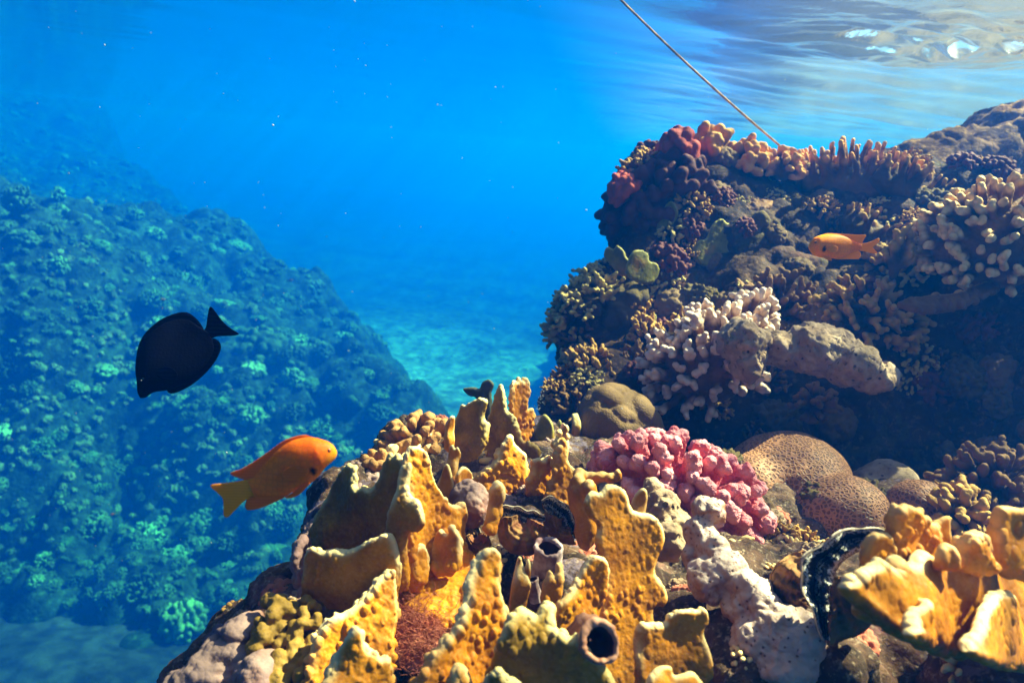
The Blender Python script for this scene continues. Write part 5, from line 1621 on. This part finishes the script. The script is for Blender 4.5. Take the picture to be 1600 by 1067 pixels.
# plate coral shelves
V, F, tp = blade([(1105, 318), (1125, 305), (1160, 303), (1195, 306), (1212, 312), (1200, 326), (1160, 332), (1120, 330)], 1.50, lean=55, t=.007, kn=.004, kf=75)
tag(mk("plate_coral", V, F, M_brownfinger, attrs={"tip": tp}), "thin brown plate coral shelf with a toothed rim high on the wall", "coral")
V, F, tp = blade([(1270, 575), (1300, 548), (1390, 470), (1460, 478), (1530, 470), (1560, 455), (1555, 440), (1520, 448), (1490, 462), (1430, 462), (1350, 462)], 1.30, lean=50, t=.006, kn=.004, kf=60)
V, F, tp = blade([(1400, 478), (1440, 468), (1490, 462), (1520, 445), (1558, 438), (1562, 450), (1535, 466), (1500, 482), (1440, 490)], 1.14, lean=45, t=.006, kn=.004, kf=75)
tag(mk("plate_coral", V, F, M_brownfinger, attrs={"tip": tp}), "ragged plate coral shelf with a bright curled rim below the large cream mound", "coral")

# long pale dead coral rock
V, F = lump([_pb(1160, 532, 1.07, 36, 30, .045), _pb(1172, 565, 1.06, 22, 28, .035), _pb(1215, 545, 1.09, 40, 24, .04), _pb(1270, 545, 1.09, 56, 36, .05), _pb(1325, 565, 1.09, 46, 28, .045), _pb(1362, 588, 1.09, 24, 16, .03)], .0030, .008,
            lambda p: .009 * fbm(p, 24, 5, 5, .6) + .004 * knobs(p, 75, 4) + .0016 * fbm(p, 210, 2, 6))
tag(mk("dead_coral_rock", V, F, M_palerock), "long pale pitted dead coral rock resting across the shaded wall", "rock")
V, F = lump([_pb(1187, 345, 1.44, 15, 15, .02), _pb(1175, 370, 1.44, 14, 16, .02)], .003, .01, lambda p: .003 * fbm(p, 60, 3, 5))
tag(mk("ball_sponge", V, F, M_grey, attrs={"tip": V[:, 2] * 0 + .6}), "pale grey ball sponge high on the shaded wall", "sponge")
for cpts, lab in (([(900, 625, 1.30, 44, 34, .06), (870, 640, 1.28, 24, 22, .05), (935, 615, 1.32, 30, 26, .05)], "dark furry grey rock between the jutting ledge and the olive boulder coral"),
                  ([(985, 578, 1.36, 40, 26, .05), (950, 590, 1.36, 24, 18, .04)], "grey crusted rock knob below the wall's hollow"),
                  ([(968, 495, 1.40, 26, 34, .05), (985, 470, 1.41, 26, 24, .05)], "grey lumpy rock bulge behind the jutting dark table coral")):
    V, F = lump([_pb(*c) for c in cpts], .0045, .02, lambda p: .010 * fbm(p, 24, 4, 5) + .004 * knobs(p, 70, 4))
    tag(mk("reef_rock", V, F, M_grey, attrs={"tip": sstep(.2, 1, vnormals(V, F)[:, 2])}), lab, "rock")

# small colonies scattered over the shaded wall: a few kinds, copied
_protos = []
for i, (gen, mat, nm, lab) in enumerate([
    (stag(71, (.040, .036, .036), 44, .0033, .0022, 2, zmin=-.1), M_acro_brown, "staghorn_coral", "small dim brown staghorn tuft among the crust on the shaded wall"),
    (stag(72, (.036, .034, .030), 44, .0030, .0022, 1, zmin=-.1), M_acro_purple, "staghorn_coral", "small dim violet staghorn tuft among the crust on the shaded wall"),
    (branch_colony((.034, .030, .028), 60, .0046, .0052, .0024, 73, zmin=-.1, inner=.5, forks=0, nod=1, nodr=.8), M_maroon, "cauliflower_coral", "small dull maroon knuckled coral among the crust on the shaded wall"),
    (ribbed_dome((.036, .032, .026), .0032, 74, .16, 3.0), M_porites, "boulder_coral", "small dull olive lobed coral among the crust on the shaded wall"),
    (ribbed_dome((.042, .034, .024), .0032, 75, .30, 4.0, .003, 140), M_grey, "coral_rock", "small grey crusted rock lump among the crust on the shaded wall"),
    (branch_colony((.046, .040, .016), 70, .0032, .0030, .0021, 76, zmin=.0, inner=.5, forks=1, jit=.1), M_acro_blue, "staghorn_coral", "small flat topped dark staghorn among the crust on the shaded wall"),
]):
    V, F, tip = gen
    _protos.append([V, F, tip, mat, nm, lab, None])
GW = "small corals crusting the shaded wall"


def scatter(VF, n, seed, protos, pick, group, minsep, smin, smax, bury=.25, label=None, avoid=()):
    V, F = VF; rs = np.random.RandomState(seed); N_ = vnormals(V, F); pts = []
    idx = rs.permutation(len(V))
    z = V @ cF; px = 800 + FPX * (V @ cR) / z; py = 533.5 - FPX * (V @ cU) / z
    facing = -(N_ * V).sum(1) / np.linalg.norm(V, axis=1)
    ok = pick(px, py, z, N_, facing)
    for i in idx:
        if not ok[i]: continue
        p = V[i]
        if any(np.linalg.norm(p - q) < minsep for q in pts): continue
        if any(np.linalg.norm(p - c) < r for c, r in avoid): continue
        pts.append(p)
        pr = protos[rs.randint(len(protos))]
        up = unit(N_[i] + np.array([0, 0, .5]))
        ax = frame(up, rs.uniform(0, 6.28)); sc = rs.uniform(smin, smax)
        M = Matrix.Translation(Vector(p - N_[i] * bury * .03 * sc)) @ Matrix(((ax[0][0], ax[1][0], ax[2][0], 0), (ax[0][1], ax[1][1], ax[2][1], 0), (ax[0][2], ax[1][2], ax[2][2], 0), (0, 0, 0, 1))) @ Matrix.Diagonal((sc * rs.uniform(.85, 1.15), sc * rs.uniform(.85, 1.15), sc * rs.uniform(.8, 1.2), 1))
        lab_ = pr[5] if label is None else pr[5].split(' among')[0] + label
        cat_ = "rock" if "rock" in pr[4] else "rubble" if "rubble" in pr[4] else "coral"
        if pr[6] is None:
            pr[6] = mk(pr[4], pr[0], pr[1], pr[3], attrs={"tip": pr[2]}, origin=(0, 0, 0)); pr[6].matrix_world = M
            tag(pr[6], lab_, cat_, group, "thing")
        else:
            tag_copy(pr[6], M, lab_, cat_, group)
        if len(pts) >= n: break


_av = []
for o in list(COL.objects):                              # leave room round the larger colonies
    if o.parent is None and o.type == 'MESH' and 'category' in o and o['category'] in ('coral', 'fire coral', 'rock', 'sponge'):
        b = np.array([o.matrix_world @ Vector(c) for c in o.bound_box]); _av.append((b.mean(0), .42 * np.linalg.norm(np.sort(b.max(0) - b.min(0))[1:])))
    elif o.type == 'EMPTY' and o.get('group') == 'green fire corals on the shaded wall':
        _av.append((np.array(o.location), .07))
scatter(WALL, 150, 7, _protos, lambda px, py, z, n, f: (f > -.1) & (z < 2.0) & (px > 850) & (px < 1640) & (py > 240) & (py < 720), GW, .036, .6, 1.25, avoid=_av)

# bits and crumbs on the ledge
_lp = []
for i, (gen, mat, nm, lab) in enumerate([
    (ribbed_dome((.014, .011, .009), .0012, 81, .35, 3.5, .0012, 320), M_mauve, "coral_rubble", "small mauve rubble bit lying on the sunlit ledge"),
    (ribbed_dome((.012, .012, .008), .0012, 82, .35, 3.5, .0012, 320), M_palerock, "coral_rubble", "small pale rubble bit lying on the sunlit ledge"),
    (branch_colony((.013, .012, .013), 16, .0026, .0028, .0012, 83, zmin=-.1, inner=.4, forks=0, nod=1), M_fire, "coral_sprout", "small yellow knobbed coral sprout on the sunlit ledge"),
    (branch_colony((.012, .012, .010), 18, .0020, .0020, .0011, 84, zmin=-.1, inner=.4, forks=1), M_acro_brown, "coral_sprout", "small brown branching coral sprout on the sunlit ledge"),
    (ribbed_dome((.011, .010, .008), .0011, 85, .3, 3.0, .001, 320), M_algae, "coral_rubble", "small reddish turf covered rubble bit lying on the sunlit ledge"),
]):
    V, F, tip = gen
    _lp.append([V, F, tip, mat, nm, lab, None])
scatter(LEDGE, 170, 9, _lp, lambda px, py, z, n, f: (f > -.05) & (px > 280) & (px < 1640) & (py > 650) & (py < 1090) & (z < .95), "rubble and sprouts on the near ledge", .020, .6, 1.7)
scatter(LEDGE, 40, 10, _protos, lambda px, py, z, n, f: (f > -.05) & (px > 1100) & (px < 1640) & (py > 690) & (py < 860) & (z > .85), "small dim corals at the back of the ledge", .045, .5, .9, label=" at the dark back of the ledge")
# ================================================================== CORAL HEADS OF THE FAR SLOPE
_sp = []
GS = "coral heads on the hazy slope across the channel"
for gen, mat, nm, lab, wt in [
    (branch_colony((.5, .45, .36), 150, .028, .026, .021, 91, zmin=-.05, inner=.4, forks=2, jit=.15, tipr=.12), M_s_bush, "branching_coral", "pale branching coral head on the hazy slope across the channel", 4),
    (branch_colony((.48, .44, .40), 130, .055, .062, .023, 92, zmin=-.15, inner=.6, forks=0, nod=1, jit=.12, tipr=.2), M_s_knob, "knob_coral", "tan knobbed coral head on the hazy slope across the channel", 4),
    (ribbed_dome((.5, .46, .36), .04, 93, .22, 2.6, .05, 8), M_s_dome, "boulder_coral", "rounded green boulder coral on the hazy slope across the channel", 2),
    (branch_colony((.60, .55, .16), 170, .028, .026, .021, 94, zmin=.0, inner=.5, forks=1, jit=.12, tipr=.10), M_s_bush, "table_coral", "flat topped table coral on the hazy slope across the channel", 2),
    (branch_colony((.45, .42, .34), 90, .07, .085, .025, 95, zmin=-.1, inner=.5, forks=0, nod=3, nodr=.7, jit=.16, tipr=.22), M_s_leaf, "soft_coral", "bright cream cauliflower shaped soft coral on the hazy slope across the channel", 1.2),
    (branch_colony((.5, .45, .42), 120, .035, .034, .022, 96, zmin=-.1, inner=.45, forks=1, jit=.2, tipr=.1), M_s_dark, "branching_coral", "dark branching coral head on the hazy slope across the channel", 2.2),
    (branch_colony((.30, .28, .55), 44, .040, .034, .022, 97, zmin=.25, inner=.3, forks=2, jit=.2, tipr=.13), M_s_bush, "antler_coral", "upright antler coral on the hazy slope across the channel", 1.5),
]:
    V, F, tip = gen
    o = mk(nm, V, F, mat, attrs={"tip": tip}, origin=(0, 0, 0))
    _sp.append([o, lab, wt, False])
rs = np.random.RandomState(77)
_poly = np.array([(-60, 150), (60, 170), (150, 235), (230, 305), (300, 355), (350, 338), (405, 398), (470, 440), (560, 520), (655, 615), (600, 720), (580, 880), (440, 1000), (330, 1040), (200, 985), (60, 960), (-60, 950)], float)
q = np.stack([rs.uniform(-60, 660, 6000), rs.uniform(140, 1040, 6000)], 1)
q = q[poly_sd(q[:, 0], q[:, 1], _poly) < 4]
R = np.stack([ray(*p) for p in q]); t = np.full(len(q), 4.0); hit = np.zeros(len(q), bool)
for _ in range(640):                                     # walk each sight line down to the slope
    X = R * t[:, None]
    b = (X[:, 2] < slope_z(X[:, 0], X[:, 1], False)) & ~hit
    hit |= b; t[~hit] += .045
W_ = (R * t[:, None])[hit]; t = t[hit]
_wt = np.array([s[2] for s in _sp]); _wt = _wt / _wt.sum(); placed = []
e_ = 0.25
for p, d in zip(W_, t):
    if d > 15: continue
    sz = (1 if d < 11 else .6) * rs.choice([13, 20, 30, 52], p=[.3, .34, .25, .11]) * rs.uniform(.8, 1.2) * mpp(d) * (1.0 if d < 10 else 1.2)
    if rs.rand() < .14: sz *= 1.6
    if any(abs(p[0] - w[0]) + abs(p[1] - w[1]) < (sz + w[3]) * .55 for w in placed): continue
    zx = (slope_z(np.array([p[0] + e_, p[0] - e_]), np.array([p[1]] * 2), False)); zy = slope_z(np.array([p[0]] * 2), np.array([p[1] + e_, p[1] - e_]), False)
    nrm = unit([-(zx[0] - zx[1]) / (2 * e_), -(zy[0] - zy[1]) / (2 * e_), 1.0])
    placed.append((*p, sz))
    k = rs.choice(len(_sp), p=_wt); s_ = _sp[k]
    ax = frame(unit(nrm * .6 + np.array([0, 0, .7]) + rs.normal(0, .12, 3)), rs.uniform(0, 6.28)); sc = sz * rs.uniform(.8, 1.25)
    zz = slope_z(np.array([p[0]]), np.array([p[1]]))[0]
    M = Matrix.Translation(Vector((p[0], p[1], zz - .08 * sc))) @ Matrix(((ax[0][0], ax[1][0], ax[2][0], 0), (ax[0][1], ax[1][1], ax[2][1], 0), (ax[0][2], ax[1][2], ax[2][2], 0), (0, 0, 0, 1))) @ Matrix.Diagonal((sc * rs.uniform(.8, 1.2), sc * rs.uniform(.8, 1.2), sc * rs.uniform(.75, 1.2), 1))
    if not s_[3]:
        s_[0].matrix_world = M; s_[3] = True; tag(s_[0], s_[1], "coral", GS)
    else:
        tag_copy(s_[0], M, s_[1], "coral", GS)
    if len(placed) >= 298: break

# the countless smaller heads between them, one mass
_lo = []
for gen in (branch_colony((.5, .45, .40), 26, .09, .085, .085, 191, zmin=-.05, inner=.5, forks=1, jit=.2, tipr=.2), branch_colony((.48, .44, .36), 22, .11, .13, .085, 192, zmin=-.1, inner=.5, forks=0, nod=1, jit=.15, tipr=.2),
            ribbed_dome((.5, .45, .34), .08, 193, .35, 3.0), branch_colony((.5, .44, .2), 30, .07, .06, .075, 194, zmin=0, inner=.6, forks=1, jit=.2, tipr=.15), ribbed_dome((.4, .55, .30), .08, 195, .5, 4.5)):
    _lo.append(gen)
VV, FF, TT, n0 = [], [], [], 0
for p, d in list(zip(W_, t))[-1500:]:
    V, F, tip = _lo[rs.randint(5)]
    sz = rs.uniform(7, 17) * mpp(d); ax = frame(np.array([rs.normal(.25, .3), rs.normal(0, .3), 1.0]), rs.uniform(0, 6.28))
    zz = slope_z(np.array([p[0]]), np.array([p[1]]))[0]
    VV.append(to_world(V * sz * rs.uniform(.8, 1.2, 3), ax, (p[0], p[1], zz))); FF.append(F + n0); TT.append(tip * rs.uniform(.3, 1)); n0 += len(V)
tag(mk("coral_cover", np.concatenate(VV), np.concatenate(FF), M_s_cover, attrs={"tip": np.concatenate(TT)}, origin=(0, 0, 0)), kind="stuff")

# ---- specks adrift in the water
rs = np.random.RandomState(21); parts = []
base = [(1, 0, 0), (-1, 0, 0), (0, 1, 0), (0, -1, 0), (0, 0, 1), (0, 0, -1)]
fb = [(0, 2, 4, 4), (2, 1, 4, 4), (1, 3, 4, 4), (3, 0, 4, 4), (2, 0, 5, 5), (1, 2, 5, 5), (3, 1, 5, 5), (0, 3, 5, 5)]
VV, FF = [], []
for i in range(330):
    d = rs.uniform(.45, 3.2); x, y = rs.uniform(-60, 1660), rs.uniform(-40, 900)
    c = P(x, y, d)
    if c[2] > SURF_Z - .06: continue
    r = mpp(d) * rs.choice([.5, .7, 1.0, 1.6], p=[.5, .3, .16, .04])
    n0 = len(VV)
    for b in base: VV.append(c + np.array(b) * r * rs.uniform(.6, 1.3))
    FF += [(n0 + a, n0 + b2, n0 + c2) for a, b2, c2, _ in fb]
for i in range(40):                                      # a thread of bubbles rising past the gap
    s = i / 39; c = P(836 + 14 * s + rs.normal(0, 3), 650 - 52 * s + rs.normal(0, 3), 1.1); r = mpp(1.1) * rs.uniform(.5, 1.0); n0 = len(VV)
    for b in base: VV.append(c + np.array(b) * r)
    FF += [(n0 + a, n0 + b2, n0 + c2) for a, b2, c2, _ in fb]
tag(mk("drifting_particles", np.array(VV), FF, M_speck), kind="stuff")
# ================================================================== the water's own haze
def haze():
    lo = np.array([-44.0, -18.5, SAND_Z - 1.5]); hi = np.array([44.0, 58.0, SURF_Z + 0.30])
    V = np.array([[(lo, hi)[(i >> k) & 1][k] for k in range(3)] for i in range(8)])
    F = [(0, 2, 3, 1), (4, 5, 7, 6), (0, 1, 5, 4), (2, 6, 7, 3), (0, 4, 6, 2), (1, 3, 7, 5)]
    m, nn, ll = _new("clear blue sea water")
    out = nn.new("ShaderNodeOutputMaterial"); pv = nn.new("ShaderNodeVolumePrincipled")
    pv.inputs["Color"].default_value = HAZE_COL
    pv.inputs["Absorption Color"].default_value = HAZE_ABS
    pv.inputs["Density"].default_value = HAZE_DENS
    pv.inputs["Anisotropy"].default_value = HAZE_G
    ll.new(pv.outputs[0], out.inputs["Volume"])
    o = mk("haze", V, F, m, smooth=False)
    tag(o, kind="stuff")
    return o


HAZE_DENS = 0.175
HAZE_COL = (0.0, 0.078, 0.41, 1)
HAZE_ABS = (0.0, 0.62, 0.97, 1)
HAZE_G = 0.42
haze()
